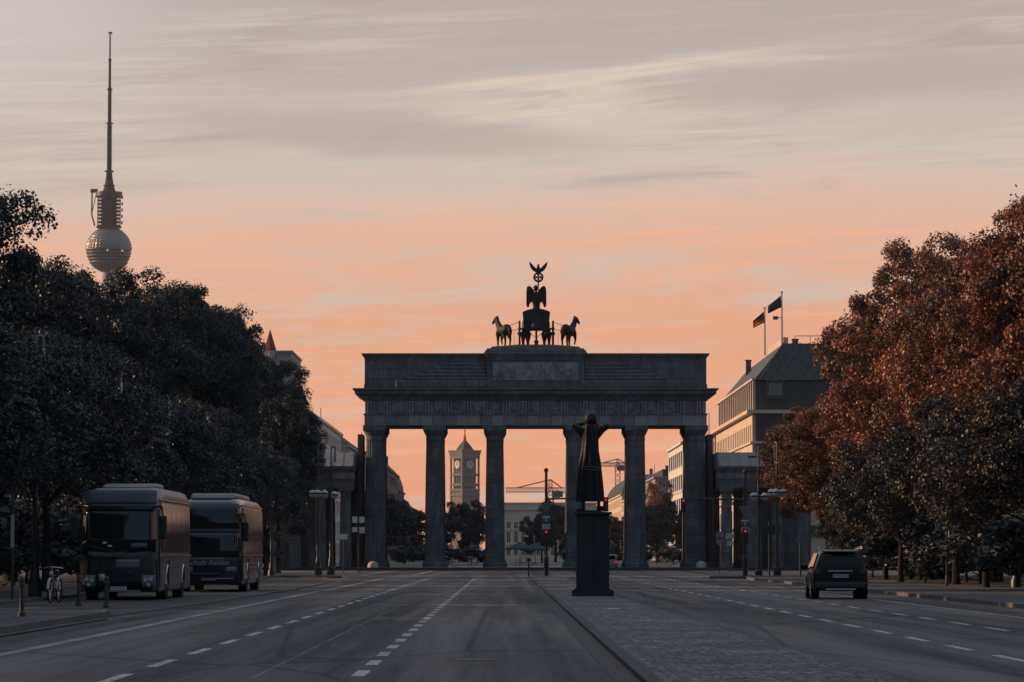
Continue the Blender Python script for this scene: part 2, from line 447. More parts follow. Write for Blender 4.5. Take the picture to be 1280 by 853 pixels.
ASPH = asphalt_mat()
COBBLE = cobble_mat('median_cobbles', .15, (.080,.080,.083), (.44,.43,.415))
SETT = cobble_mat('parking_setts', .14, (.08,.08,.085), (.19,.18,.175))
PAVE = cobble_mat('pavement_stones', .32, (.085,.087,.095), (.13,.13,.135))
KERB = mat('granite_kerb', (.10,.10,.105), .75, .3, var=.4, vscale=1.2, bump=.4)
PATHM = mat('gravel_path', (.10,.098,.095), .9, .2, var=.4, vscale=.8)
DKERB = mat('dark_kerb', (.060,.061,.066), .75, .3, var=.5, vscale=1.5, bump=.4)
SOIL = mat('soil', (.028,.026,.022), 1, .1, var=.5, vscale=.6, bump=.8)
PAINT = mat('road_paint', (.60,.58,.55), .7, .3, var=.35, vscale=2.6, stretch=(1,.45,1), dark=(.20,.195,.19))
PAINTW = mat('worn_road_paint', (.38,.37,.355), .75, .3, var=.4, vscale=1.4, stretch=(1,.3,1), dark=(.09,.09,.092))
SLABS = mat('square_paving', (.055,.055,.057), .7, .3, var=.35, vscale=.15, stretch=(.3,1,1))
PALE = mat('pale_paving', (.42,.40,.38), .7, .3, var=.25, vscale=.4)
STONE = block_mat('gate_sandstone', (.20,.205,.215), (.125,.132,.148), (.05,.052,.058), 1.9, .82)
ARCHB = block_mat('architrave_blocks', (.34,.335,.33), (.12,.126,.14), (.024,.025,.028), 1.12, 3.0, off=.0, stain=.25, bias=-.25)
STONE2 = mat('frieze_stone', (.27,.272,.28), .85, .2, var=.65, vscale=.9, bump=.9, bscale=3.2)
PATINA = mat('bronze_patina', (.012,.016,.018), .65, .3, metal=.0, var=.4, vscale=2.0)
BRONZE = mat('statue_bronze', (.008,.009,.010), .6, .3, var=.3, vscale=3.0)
PLINTH = mat('plinth_granite', (.030,.031,.034), .7, .35, var=.4, vscale=1.3, bump=.3)
ZINC = mat('zinc_roof', (.19,.18,.175), .5, .5, var=.25, vscale=.6)
GREENROOF = mat('weathered_copper_roof', (.044,.054,.056), .6, .35, var=.6, vscale=.9, stretch=(1.6,1.6,.3))
DARKROOF = mat('slate_roof', (.035,.036,.042), .7, .3, var=.3, vscale=.6)
PLASTER = mat('warm_plaster', (.58,.47,.37), .85, .2, var=.15, vscale=.3)
PLASTERG = mat('grey_plaster', (.30,.29,.285), .85, .2, var=.2, vscale=.3)
WHITEP = mat('white_plaster', (.62,.60,.57), .85, .2, var=.12, vscale=.3)
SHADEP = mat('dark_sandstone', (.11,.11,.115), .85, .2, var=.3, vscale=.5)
BRICK = mat('tower_brick', (.20,.172,.168), .85, .2, var=.3, vscale=.25)
DIAL = mat('dial_white', (.50,.49,.47), .5, .3)
CONC = mat('concrete', (.38,.37,.36), .8, .2, var=.1, vscale=.1)
STEELB = mat('steel_panels', (.17,.17,.18), .4, .5, metal=.4, var=.3, vscale=.12)
DARKM = mat('dark_metal', (.018,.019,.021), .45, .5)
GREYM = mat('grey_metal', (.12,.125,.13), .45, .5, metal=.3)
PALEM = mat('pale_metal', (.42,.41,.40), .45, .5, metal=.2)
REDM = mat('red_paint', (.38,.035,.025), .6, .3)
WHITEM = mat('white_enamel', (.62,.61,.59), .4, .5)
SIGNG = mat('sign_back_grey', (.16,.165,.17), .5, .5)
GLASSD = mat('dark_glass', (.012,.014,.017), .06, .6)
WINDOWM = mat('window_glass', (.025,.028,.032), .12, .6)
OPAL = mat('opal_glass', (.52,.50,.47), .25, .5)
REDLIT = mat('red_signal_lit', (.4,.02,.01), .4, .3, emit=(1,.05,.03), estr=.4)
LAMPLIT = mat('small_lamp_lit', (.8,.7,.5), .4, .3, emit=(1,.72,.45), estr=.5)
SILVER = mat('bus_silver', (.085,.092,.102), .42, .3, metal=0, coat=.04)
BLACKP = mat('bus_black', (.008,.009,.011), .25, .4, coat=.2)
NAVYP = mat('bus_dark_blue', (.012,.014,.020), .25, .4, coat=.25)
CHROME = mat('chrome', (.60,.60,.60), .18, .5, metal=1)
LENS = mat('headlamp_glass', (.11,.11,.115), .12, .7, metal=.2)
TYRE = mat('tyre_rubber', (.012,.012,.013), .85, .2)
CARP = mat('car_paint', (.005,.006,.007), .32, .22, coat=.08)
TAIL = mat('tail_lamp', (.05,.006,.006), .2, .5)
BARK = mat('bark', (.035,.032,.030), .95, .1, var=.5, vscale=2.5, bump=.8, stretch=(1,1,.25))
LF_DARK = leaf_mat('dark_leaves', (.024,.034,.036), (.044,.055,.054), .45, .3, .10)
LF_PALE = leaf_mat('pale_leaves', (.020,.027,.029), (.080,.086,.083), .44, .35, .12)
LF_RUST = leaf_mat('sun_warmed_leaves', (.030,.021,.016), (.44,.160,.075), .48, .3, .08, (.09,.058,.036))  # warm sunlight on green leaves is put into this russet colour
LF_MIX = leaf_mat('dull_leaves', (.018,.023,.024), (.052,.050,.046), .48, .3, .10, (.062,.042,.030))
AWN = mat('awning_cloth', (.36,.345,.33), .9, .1)
UMBR = mat('parasol_cloth', (.07,.075,.078), .9, .1)
FLAGR = mat('flag_red', (.42,.025,.02), .8, .1)
FLAGK = mat('flag_black', (.02,.018,.02), .8, .1)
FLAGG = mat('flag_gold', (.45,.26,.04), .8, .1)
FLAGB = mat('flag_blue', (.018,.026,.06), .8, .1)

# ------------------------------------------------------------------ ground, roads, kerbs, markings
def sheet(name, poly, z, m):
    me = MB(); me.add([(x, y, z) for x, y in poly], [tuple(range(len(poly)))])
    o = me.build(name, m); struct(o)
    return o
XL, XR = -9.5, 14.3
sheet('ground', [(-2500,-250),(2500,-250),(2500,4200),(-2500,4200)], -.06, SOIL)
sheet('road', [(XL-8,-60),(XR+8,-60),(XR+8,238),(XL-8,238)], 0.0, ASPH)
sheet('cross_street', [(-140,238),(150,238),(150,339),(-140,339)], 0.0, ASPH)
o = MB().b(-150,160,339,520,-.3,.26).build('square', SLABS); struct(o)
sheet('boulevard', [(-26,520),(32,520),(32,2300),(-26,2300)], .0, ASPH)
o = MB().b(-8,6.5,345.6,372,.262,.275).build('pale_paving', PALE); struct(o)  # sunlit strip of the square's paving, its light put into a pale colour

def slab(name, poly, z0, z1, m):
    o = MB().prism(poly, z0, z1, 'xy').build(name, m); struct(o); return o
# left: raised pavement up to the parking bay, then flush setts where the coaches stand
slab('pavement', [(-60,-60),(XL-.15,-60),(XL-.15,88),(XL-.6,93),(-14.8,97),(-14.8,238),(-60,238)], -.3, .12, PAVE)
slab('pavement_kerb', [(XL-.15,-60),(XL,-60),(XL,88.3),(XL-.5,93.3),(-14.65,97.2),(-14.65,238),(-14.8,238),(-14.8,97),(XL-.6,93),(XL-.15,88)], -.3, .13, KERB)
slab('parking_bay', [(XL-.02,88.6),(XL-.48,93.6),(-14.6,97.5),(-14.6,238),(-11.8,238),(-9.3,200),(-9.0,150),(-9.2,110)], -.2, .03, SETT)
slab('bay_edge', [(XL+.02,88.6),(-9.2,110),(-9.0,150),(-9.3,200),(-11.8,238),(-11.6,238),(-9.1,200),(-8.8,150),(-9.0,110),(XL+.14,90)], -.2, .045, KERB)
sheet('gravel_strip', [(XL+.0,-60),(XL+.62,-60),(XL+.5,84),(XL+.0,88)], .004, SETT)
# right pavement
slab('pavement', [(XR+.15,-60),(60,-60),(60,236),(17,236),(XR+.9,230),(XR+.15,215)], -.3, .12, SETT)
slab('pavement_kerb', [(XR,-60),(XR+.15,-60),(XR+.15,215),(XR+.9,230),(17,236),(16.9,236.2),(XR+.75,230.3),(XR,215.3)], -.3, .13, KERB)
sheet('footpath', [(18.4,-60),(20.6,-60),(20.6,236),(18.4,236)], .124, PATHM)
sheet('footpath', [(-20.6,-60),(-18.6,-60),(-18.6,238),(-20.6,238)], .124, PATHM)
# traffic islands in the cross street
slab('traffic_island', [(12.6,226),(19,226),(21,238),(13.5,236)], -.2, .14, KERB)
slab('traffic_island', [(-14,234),(-10.2,232),(-11.4,247),(-16,247)], -.2, .12, SETT)
# median
med_l = [(1.62,-60),(1.62,228),(1.9,237),(2.7,243)]
med_r = [(3.55,243),(3.8,236),(3.85,150),(3.95,110),(4.3,66),(4.6,40),(4.9,-60)]
slab('median', [(1.80,-60),(1.80,228),(2.05,236),(2.7,242.8)] + med_r, -.3, .055, COBBLE)
slab('median_kerb', [(1.62,-60),(1.62,228),(1.88,236.6),(2.65,243.2),(2.7,242.8),(2.05,236),(1.80,228),(1.80,-60)], -.3, .062, DKERB)
slab('median_edging', [(2.06,-60),(2.06,226),(2.16,226),(2.16,-60)], .03, .060, KERB)
slab('gutter', [(1.30,-60),(1.30,228),(1.61,228),(1.61,-60)], -.1, .006, mat('gutter_stone', (.035,.036,.04), .7, .3, var=.4, vscale=1.0))

sheet('road_seam', [(-3.075,20),(-3.025,20),(-3.03,128),(-3.07,128)], .003, mat('worn_joint', (.19,.18,.175), .8, .2, var=.7, vscale=.4))
for (x0, y0) in ((-.4, 52.5), (-5.9, 71), (8.6, 66), (-1.0, 118)):
    me = MB().add([(x0+.33*math.cos(a), y0+.33*math.sin(a), .005) for a in [2*math.pi*k/20 for k in range(20)]], [tuple(range(20))]); me.add([(x0+.24*math.cos(a), y0+.24*math.sin(a), .0075) for a in [2*math.pi*k/20 for k in range(20)]], [tuple(range(20))])
    struct(me.build('road_cover', mat('iron_cover', (.03,.03,.032), .5, .5, var=.4, vscale=8)))

def marks(name, rects, z=.004, pm=None):
    me = MB()
    for (x0, x1, y0, y1) in rects: me.add([(x0,y0,z),(x1,y0,z),(x1,y1,z),(x0,y1,z)], [(0,1,2,3)])
    o = me.build(name, PAINTW if name in ('edge_marking','crossing_marking') else PAINT); struct(o); return o
def dashed(name, x, y0, y1, on, per, w=.15):
    r_ = []; y = y0
    while y < y1: r_.append((x-w/2, x+w/2, y, y+on)); y += per
    return marks(name, r_)
dashed('lane_marking', -1.80, 41.0, 225, 2.2, 4.45, .17)
dashed('lane_marking', -4.70, 43.0, 232, 3.3, 6.2, .15)
dashed('lane_marking', 7.30, 33.4, 233, 3.3, 6.05, .15)
dashed('lane_marking', 9.88, 36.0, 232, 3.3, 6.05, .13)
marks('edge_marking', [(-7.62,-7.40,20,150), (-7.50,-7.30,150,226)])
marks('edge_marking', [(12.18,12.32,20,214)])
marks('edge_marking', [(-9.20,-9.08,20,86)])
marks('stop_marking', [(-7.2,1.2,233.5,234.0)])
marks('crossing_marking', [(-6.6,-6.25,262,332), (-10.2,-9.9,262,330), (14.2,14.5,262,332), (18.6,18.9,262,330)])
marks('paving_mark', [(2.9-.16,2.9+.16,97.2,98.6), (2.62,2.68,97.4,98.2), (3.3,3.36,97.4,98.2)], .0595)
marks('pale_strip', [(-40,-11.5,287,290), (-40,-12.5,262,263.5), (-44,-13,322,327)], .004)  # pale asphalt of the lit cross street, its light put into the colour

# ------------------------------------------------------------------ city gate
GX, GY = 2.97, 346.0
BZ = .26
def gate():
    g = thing('city_gate', 'massive dark sandstone city gate with fluted columns carrying a deep attic', 'gate', (GX, GY, BZ))
    z = lambda p: pz(p, GY) - BZ
    offs = [-15.15, -9.50, -3.82, 3.82, 9.50, 15.15]
    H0 = z(532)                                     # underside of the architrave
    prof = [(1.16,0),(1.16,.16),(1.12,.18),(1.16,.30),(1.14,.42),(1.04,.48),(1.02,.56),(1.06,.64),(.98,.72)]
    N = 80
    def column():
        p_ = []
        for k in range(9):
            f = k/8; p_.append((.93 - .13*f**1.4, .72 + (H0-1.45-.72)*f))
        c = MB().lathe(p_, N, (0,0), flutes=20, fd=.085)
        base = MB().lathe(prof, 40)
        base.b(-1.2,1.2,-1.2,1.2,-.22,.0)
        cap = MB().lathe([(.80,H0-1.45),(.84,H0-1.40),(.82,H0-1.30),(.82,H0-.95),(.88,H0-.9),(1.02,H0-.62),(1.04,H0-.5)], 40)
        cap.b(-1.08,1.08,-1.08,1.08,H0-.5,H0)
        return c, base, cap
    c, b_, cp = column()
    c0 = c.build('column', STONE, g, smooth=25); b0 = b_.build('base', STONE, c0, smooth=30); p0 = cp.build('capital', STONE, c0, smooth=30)
    first = True
    for yy in (1.0, 10.0):
        for xo in offs:
            if first: c0.location = (xo, yy, .0); first = False
            else: dup(c0, (xo, yy, .0), parent=g)
    for xo in offs:                                   # piers between front and rear columns
        w = .72
        m = MB().b(xo-w, xo+w, 1.75, 9.25, 0, H0)
        m.b(xo-w-.1, xo+w+.1, 1.65, 9.35, 0, .7)
        m.b(xo-w-.08, xo+w+.08, 1.7, 9.3, H0-.5, H0)
        m.build('pier', STONE, g)
    x1 = 16.25
    MB().b(-x1+.15, x1-.15, .1, 10.9, H0, z(519)).build('architrave', ARCHB, g)
    MB().b(-x1+.05, x1-.05, 0, 11, z(519), z(517.3)).build('taenia', STONE, g)
    # frieze with triglyphs and carved panels
    f = MB().b(-x1+.2, x1-.2, .30, 10.70, z(517.3), z(500.5))
    zt0, zt1 = z(517.3), z(501.5)
    n = 17
    for i in range(n+1):
        xc = -x1+.75 + i*(2*x1-1.5)/n
        for k in (-1,0,1):
            f.b(xc+k*.27-.075, xc+k*.27+.075, .0, .31, zt0+.003, zt1-.12)
        f.b(xc-.42, xc+.42, -.01, .31, zt1-.12, zt1)
        f.b(xc-.42, xc+.42, -.02, .1, zt0-.16, zt0-.10)
    rr = random.Random(3)
    for i in range(n):
        xc = -x1+.75 + (i+.5)*(2*x1-1.5)/n
        for k in range(7):                            # relief figures: overlapping lumps
            f.ball((xc+rr.uniform(-.42,.42), .27, rr.uniform(zt0+.2, zt1-.25)), (rr.uniform(.08,.18), .14, rr.uniform(.12,.30)), 8, 6)
    f.build('frieze', STONE2, g, bevel=.02)
    c = MB()
    za, zb = z(500.5), z(486)
    c.b(-x1-.02, x1+.02, -.06, 11.06, za, za+.16)
    for (ov, h0, h1) in ((.18,.16,.30),(.34,.30,.44),(.56,.44,.56),(.74,.56,.86),(.84,.86,.95),(.95,.95,zb-za)):
        c.b(-x1-ov, x1+ov, -ov, 11+ov, za+h0, za+h1)
    for i in range(35):                                # mutules under the cornice
        xc = -x1+.2 + i*(2*x1-.4)/34
        c.b(xc-.27, xc+.27, -.66, -.3, za+.47, za+.557)
    c.build('cornice', STONE, g, bevel=.05)
    # attic with the steps that climb to the middle block
    a = MB()
    zc, zd = z(486), z(447)
    x2 = 16.1
    a.b(-x2, x2, .35, 10.65, zc, zd)
    a.b(-x2-.06, x2+.06, .25, 10.75, zc, zc+.42)
    a.build('attic', STONE, g)
    at = MB()
    at.b(-x2-.10, x2+.10, .2, 10.8, zd, zd+.14); at.b(-x2-.22, x2+.22, .08, 10.92, zd+.14, zd+.3); at.b(-x2-.32, x2+.32, -.02, 11.02, zd+.3, z(441.8))
    at.b(-12, 12, 2.2, 8.8, z(441.8), z(440.6)); 
    at.build('attic_cornice', STONE, g, bevel=.05)
    xs = [13.2, 12.3, 11.4, 10.5, 9.6, 8.6]
    for k, xe in enumerate(xs):
        h0 = zc+.42 + k*.34; hb = zc+.004 if k == 0 else h0
        for sg in (-1, 1):
            st = MB()
            xa, xb = sorted((sg*4.58, sg*xe))
            st.b(xa, xb, .36-.90+.13*k, .36, hb, h0+.338)
            st.build('attic_step', STONE, g, bevel=.13)
    # middle block with relief
    m = MB()
    xm = 4.58
    ze, zf = z(484.5), z(436.5)
    m.b(-xm, xm, -.35, 11.35, zc+.002, zf-.75)
    m.b(-xm-.10, xm+.10, -.45, 11.45, zc+.003, zc+.62)
    m.b(-xm-.07, xm+.07, -.42, 11.42, zf-1.15, zf-.98)
    for i in range(7):
        for d in (-.16, .16):
            xc = -xm+.3 + i*(2*xm-.6)/6 + d
            m.b(xc-.12, xc+.12, -.52, -.34, zf-.98, zf-.75)
    m.build('middle_block', STONE, g)
    mc = MB()
    mc.b(-xm-.12, xm+.12, -.5, 11.5, zf-.75, zf-.55); mc.b(-xm-.28, xm+.28, -.66, 11.66, zf-.55, zf-.32); mc.b(-xm-.18, xm+.18, -.5, 11.5, zf-.32, zf-.12); mc.b(-xm-.02, xm+.02, -.3, 11.3, zf-.12, zf+.05)
    mc.build('block_cornice', STONE, g, bevel=.05)
    rl = MB()
    rl.b(-xm+.55, xm-.55, -.42, -.34, zc+.75, zf-1.25)
    for i in range(60):
        x_ = rr.uniform(-xm+.75, xm-.75); zz = rr.uniform(zc+1.0, zf-1.55)
        rl.ball((x_, -.42, zz), (rr.uniform(.10,.22), .10, rr.uniform(.16,.42)), 8, 6)
    rl.build('relief_panel', STONE2, g)
    rf = MB()
    zt = z(428.6); zb2 = zf+.05
    rings = []
    for (hx, hy0, hy1, zz) in ((xm-.25,.3,10.9,zb2),(xm-.5,.7,10.5,zb2+.22),(1.75,3.0,8.6,zt)):
        rings.append([(-hx,hy0,zz),(hx,hy0,zz),(hx,hy1,zz),(-hx,hy1,zz)])
    rf.loft(rings).build('plinth_roof', PATINA, g)
    # buttress piers at the ends, flush against the gatehouses
    for sg in (-1, 1):
        m = MB().b(min(sg*16.35, sg*16.85), max(sg*16.35, sg*16.85), 3.0, 8.0, -.2, z(542))
        m.build('buttress', STONE, g)
    return z(428.6) + BZ, zf + BZ
ROOFZ, ZF = gate()

def gatehouse(sg, label):
    """colonnaded side building with a shallow zinc roof"""
    x_in = 16.9 if sg > 0 else 16.9
    g = thing('gatehouse', label, 'gatehouse', (GX + sg*x_in, GY - 5.5, BZ), group='side buildings of the gate')
    W, D = 8.4, 21.0
    X = lambda a, b: tuple(sorted((sg*a, sg*b)))
    zr0, zr1, ze = pz(583, GY-5.5)-BZ, pz(566, GY-2)-BZ, pz(610, GY-5.5)-BZ
    m = MB(); a, b = X(.1, W); m.b(a, b, .25, D-.25, ze, ze+.75); a, b = X(.05, W+.05); m.b(a, b, .18, D-.18, ze+.75, ze+.85)
    m.build('entablature', STONE, g)
    m = MB(); a, b = X(.12, W-.02); m.b(a, b, .28, D-.28, ze+.85, zr0-.42)
    for i in range(9):
        xc = sg*(.4 + i*(W-.7)/8)
        for k in (-1,0,1): m.b(xc+k*.14-.04, xc+k*.14+.04, .2, .29, ze+.87, zr0-.46)
    m.build('frieze', STONE2, g)
    m = MB(); a, b = X(-.0, W+.3); m.b(a, b, -.15, D+.15, zr0-.42, zr0-.2); a, b = X(-.0, W+.45); m.b(a, b, -.35, D+.35, zr0-.2, zr0)
    m.build('cornice', STONE, g)
    # hipped roof with standing seams
    m = MB(); a, b = X(0, W+.4)
    y0, y1, yr0, yr1 = -.3, D+.3, 3.2, D-3.2
    m.loft([[(a,y0,zr0),(b,y0,zr0),(b,y1,zr0),(a,y1,zr0)], [(a+.0,yr0,zr1),(b,yr0,zr1),(b,yr1,zr1),(a,yr1,zr1)]])
    for i in range(10):
        xc = a + .1 + i*(b-a-.2)/9
        m.tube([(xc,y0,zr0+.02),(xc,yr0,zr1+.02)], .03, 6)
    m.build('roof', ZINC, g)
    m = MB().b(sg*3.2-.35, sg*3.2+.35, 1.9, 2.5, zr1-.75, zr1-.35); m.build('roof_hatch', DARKM, g)
    col = MB()
    pr = [(.56,0)] + [(.56-.09*(k/6)**1.3, k/6*(ze-.55)) for k in range(1,7)] + [(.52,ze-.5),(.62,ze-.34)]
    col.lathe(pr, 40, flutes=20, fd=.08); col.b(-.64,.64,-.64,.64,ze-.34,ze)
    c0 = None
    for yy in (.85, D-.85):
        for i in range(4):
            xo = sg*(.75 + i*2.35)
            if c0 is None: c0 = col.build('column', STONE, g, smooth=25, loc=(xo,yy,0))
            else: dup(c0, (xo,yy,0), parent=g)
    m = MB(); a, b = X(0, W+.3); m.b(a, b, -.1, D+.1, -.24, .0); m.build('step', STONE, g)
    m = MB(); a, b = X(3.7, W-.2); m.b(a, b, 6.5, D-3, .003, ze); m.build('wall', STONE, g)
    m = MB(); a, b = X(4.6, 5.8); m.b(a, b, 6.35, 6.5, .004, 3.4); m.build('door', DARKM, g)
gatehouse(-1, 'low colonnaded stone gatehouse with zinc roof, behind the lamps by the left trees')
gatehouse(1, 'low colonnaded stone gatehouse with zinc roof, below the sunlit hotel')

# ------------------------------------------------------------------ bronze chariot group on the gate
def horse_mb(turn=0.0, lift=True):
    m = MB()
    m.ball((0,.0,1.50),(.40,.98,.44))
    m.ball((0,-.62,1.55),(.43,.50,.47)); m.ball((0,.62,1.52),(.38,.42,.50))
    rot = Matrix.Rotation(turn, 3, 'Z')
    def tr(x, y, z):                               # turn head and neck around the withers
        v = rot @ Vector((x, y-.7, 0)); return (v.x, v.y+.7, z)
    m.tube([(0,.55,1.55), tr(0,.88,1.95), tr(0,1.06,2.30), tr(0,1.10,2.62)], [(.30,.36),(.22,.32),(.17,.26),(.13,.20)], 12)
    m.tube([tr(0,1.02,2.66), tr(0,1.22,2.56), tr(0,1.48,2.28), tr(0,1.60,2.12)], [(.12,.14),(.15,.19),(.11,.13),(.09,.10)], 12)
    for s in (-1,1): m.tube([tr(s*.08,1.05,2.70), tr(s*.09,1.04,2.90)], [.06,.015], 6)
    m.tube([tr(0,1.0,2.75), tr(0,.92,2.40), tr(0,.78,2.08), (0,.5,1.86)], [(.06,.10),(.07,.16),(.07,.14),(.05,.08)], 8)   # crest
    for s in (-1,1):
        x = s*.23
        m.tube([(x,-.62,1.45),(x*1.05,-.58,1.05),(x,-.88,.68),(x,-.80,.20),(x,-.76,.10),(x,-.70,0)], [.30,.22,.11,.085,.10,.13], 10)      # hind leg
        if s > 0 and lift: m.tube([(x,.66,1.40),(x,.86,1.05),(x,.98,.80),(x,.86,.45),(x,.80,.32)], [.24,.16,.11,.08,.10], 10)
        else: m.tube([(x,.66,1.40),(x,.70,.98),(x,.70,.66),(x,.70,.18),(x,.74,0)], [.24,.16,.11,.08,.12], 10)
    m.tube([(0,-1.02,1.72),(0,-1.24,1.55),(0,-1.30,1.05),(0,-1.22,.62)], [.08,.13,.14,.05], 8)                            # tail
    return m

def quadriga():
    q = thing('chariot_sculpture', 'bronze chariot group with winged figure and four horses atop the gate', 'sculpture', (GX+.12, 351.5, 0))
    Y0 = 351.5
    z = lambda p: pz(p, Y0)
    zc = ROOFZ
    for (x, y, rz, turn, zz, sc_) in ((-3.12, 2.2, R(24), R(26), z(433.4), 1.12), (3.12, 2.2, R(-24), R(-26), z(433.4), 1.12), (-1.02, 2.3, R(4), R(10), zc-.1, 1.0), (1.02, 2.3, R(-4), R(-10), zc-.1, 1.0)):
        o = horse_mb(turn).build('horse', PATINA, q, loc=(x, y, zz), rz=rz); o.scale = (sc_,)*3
        melt(o, .055, 4)
    # chariot body: curved shell, high at the middle
    prof = []
    zb, zt = z(412), z(390.2)
    for i in range(13):
        t = -1 + 2*i/12
        prof.append((1.30*t if abs(t) < 1 else 1.30*t, zt + .32*(1-t*t)))
    poly = [(-1.32, zt), *prof[1:-1], (1.32, zt), (1.22, zb+.5), (1.2, zb), (-1.2, zb), (-1.22, zb+.5)]
    m = MB().prism(poly, -.55, .75)
    m.b(-1.38,1.38,-.62,.8,zb-.1,zb+.06)
    m.build('chariot_body', PATINA, q, bevel=.05)
    m = MB().tube([(-1.75,.2,z(411)),(1.75,.2,z(411))], .10, 10); m.tube([(0,.2,z(411)),(0,.2,zc-.06)], .10, 10)
    m.lathe([(.28,zc-.08),(.30,zc+.1),(.16,zc+.22),(.24,zc+.45),(.10,zc+.6)], 14, (0,.2))
    m.tube([(0,.2,z(412)),(0,4.6,z(405))], .08, 8)
    for s in (-1,1): m.tube([(s*.95,.2,z(413)),(s*.12,.2,z(421))], .03, 6)
    m.build('axle', PATINA, q)
    rw = 1.26; zw = zc + rw - .06
    for s in (-1,1):
        w = MB()
        pts = [(0, rw*.93*math.cos(a*math.pi/14), rw*.93*math.sin(a*math.pi/14)) for a in range(29)]
        w.tube(pts, .095, 8, cap=False)
        for k in range(8):
            a = k*math.pi/4; w.tube([(0,0,0),(0,rw*.9*math.cos(a),rw*.9*math.sin(a))], [.07,.05], 6)
        w.tube([(-.2,0,0),(.2,0,0)], .16, 10)
        w.build('wheel', PATINA, q, loc=(s*1.60,.2,zw))
    for s in (-1,1):
        m = MB()
        for (za, x2, z2) in ((z(402), 2.9, z(407)), (z(412), 3.1, z(412.6))): m.tube([(s*1.6,.4,za),(s*x2,2.0,z2)], .028, 6)
        m.tube([(s*2.1,.9,z(413)),(s*2.1,.9,z(431))], .016, 6)
        m.build('trace_bar', PATINA, q)
    # winged figure, standing in the chariot
    b = MB()
    zf, zs, zh = z(414), z(366.5), z(361)
    hgt = zs - zf
    rings = [(.03,.60,.50),(.06,.62,.50),(.12,.58,.48),(.30,.50,.42),(.50,.40,.34),(.64,.34,.28),(.76,.40,.30),(.88,.46,.30),(.97,.36,.24),(1.02,.16,.16)]
    rg = []
    for (t, rx, ry) in rings:
        rg.append([(rx*math.cos(2*math.pi*k/24)*(1+.05*math.cos(9*2*math.pi*k/24)*(t<.6)), -.1-.38*max(0,min(1,(.42-t)/.3))+ry*math.sin(2*math.pi*k/24), zf+hgt*t) for k in range(24)])
    b.loft(rg)
    b.tube([(0,-.1,zs-.15),(0,-.08,zs+.12)], .13, 10)
    b.ball((-.05,-.06,zh),(.21,.24,.28)); b.ball((-.05,-.22,zh+.06),(.16,.14,.15))
    for k in range(10):
        a = k*math.pi/5; b.ball((-.05+.22*math.cos(a), -.06+.24*math.sin(a), zh+.14), .075, 6, 5)
    b.tube([(.38,-.1,zs-.1),(.56,.1,zs-.38),(.40,.40,zs-.05)], [.14,.11,.08], 10)
    b.tube([(-.38,-.1,zs-.1),(-.54,.12,zs-.5),(-.38,.55,zs-.55)], [.14,.11,.08], 10)
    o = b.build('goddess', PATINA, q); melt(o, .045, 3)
    o = MB().ball((-.05,-.06,zh+.20),(.20,.23,.16)).build('hair', PATINA, o)
    wpoly = [(.12,z(366)),(.26,z(363)),(.42,z(360)),(.62,z(357.8)),(.82,z(358)),(.93,z(361)),(.96,z(368)),(.95,z(376)),(.86,z(385.2)),(.70,z(384)),(.60,z(378)),(.44,z(377.5)),(.24,z(377))]
    for s in (-1,1):
        w = MB().prism([(s*x, zz) for x, zz in wpoly], -.52, -.36)
        for k in range(7):
            xk = .30+.1*k
            w.tube([(s*xk,-.54,z(362+k*.2)),(s*(xk+.03),-.56,z(378+k*.9))], [.06,.04], 6)
        w.build('wing', PATINA, q, bevel=.05)
    # staff with wreath, cross and eagle
    xs, ys = .20, .42
    s_ = MB().tube([(xs,ys,z(384)),(xs,ys,z(351))], .045, 8); s_.tube([(xs-.12,ys,z(355)),(xs+.12,ys,z(355))], .035, 6); s_.ball((xs,ys,z(352.5)),.09,8,6)
    st = s_.build('staff', PATINA, q)
    zw = z(346)
    w = MB().tube([(xs+.40*math.cos(a*math.pi/14), ys, zw+.40*math.sin(a*math.pi/14)) for a in range(29)], .085, 8, cap=False)
    for k in range(28):
        a = k*math.pi/14; w.ball((xs+.43*math.cos(a), ys, zw+.43*math.sin(a)), .075, 6, 5)
    w.build('wreath', PATINA, st)
    cr = MB()
    for k in range(4):
        a = k*math.pi/2; ca, sa = math.cos(a), math.sin(a)
        pts = [(.05,-.05),(.30,-.15),(.30,.15),(.05,.05)]
        cr.prism([(xs+u*ca-v*sa, zw+u*sa+v*ca) for u, v in pts], ys-.04, ys+.04)
    cr.b(xs-.07,xs+.07,ys-.045,ys+.045,zw-.07,zw+.07)
    cr.build('cross', PATINA, st)
    e = MB().ball((xs,ys,z(335.5)),(.17,.16,.34)); e.ball((xs,ys,z(331)),(.10,.13,.13)); e.tube([(xs,ys,z(338)),(xs,ys,z(341))],[.14,.09],8)
    for s in (-1,1):
        e.prism([(xs+s*u, zz) for u, zz in ((.08,z(335.5)),(.28,z(334.0)),(.50,z(331)),(.70,z(328.2)),(.88,z(326.3)),(.84,z(330.5)),(.74,z(334)),(.58,z(337)),(.38,z(339)),(.20,z(340)),(.08,z(340)))], ys-.06, ys+.06)
    e.prism([(xs-.16,z(341.5)),(xs+.16,z(341.5)),(xs+.09,z(338)),(xs-.09,z(338))], ys-.05, ys+.05)
    e.build('eagle', PATINA, st)
quadriga()

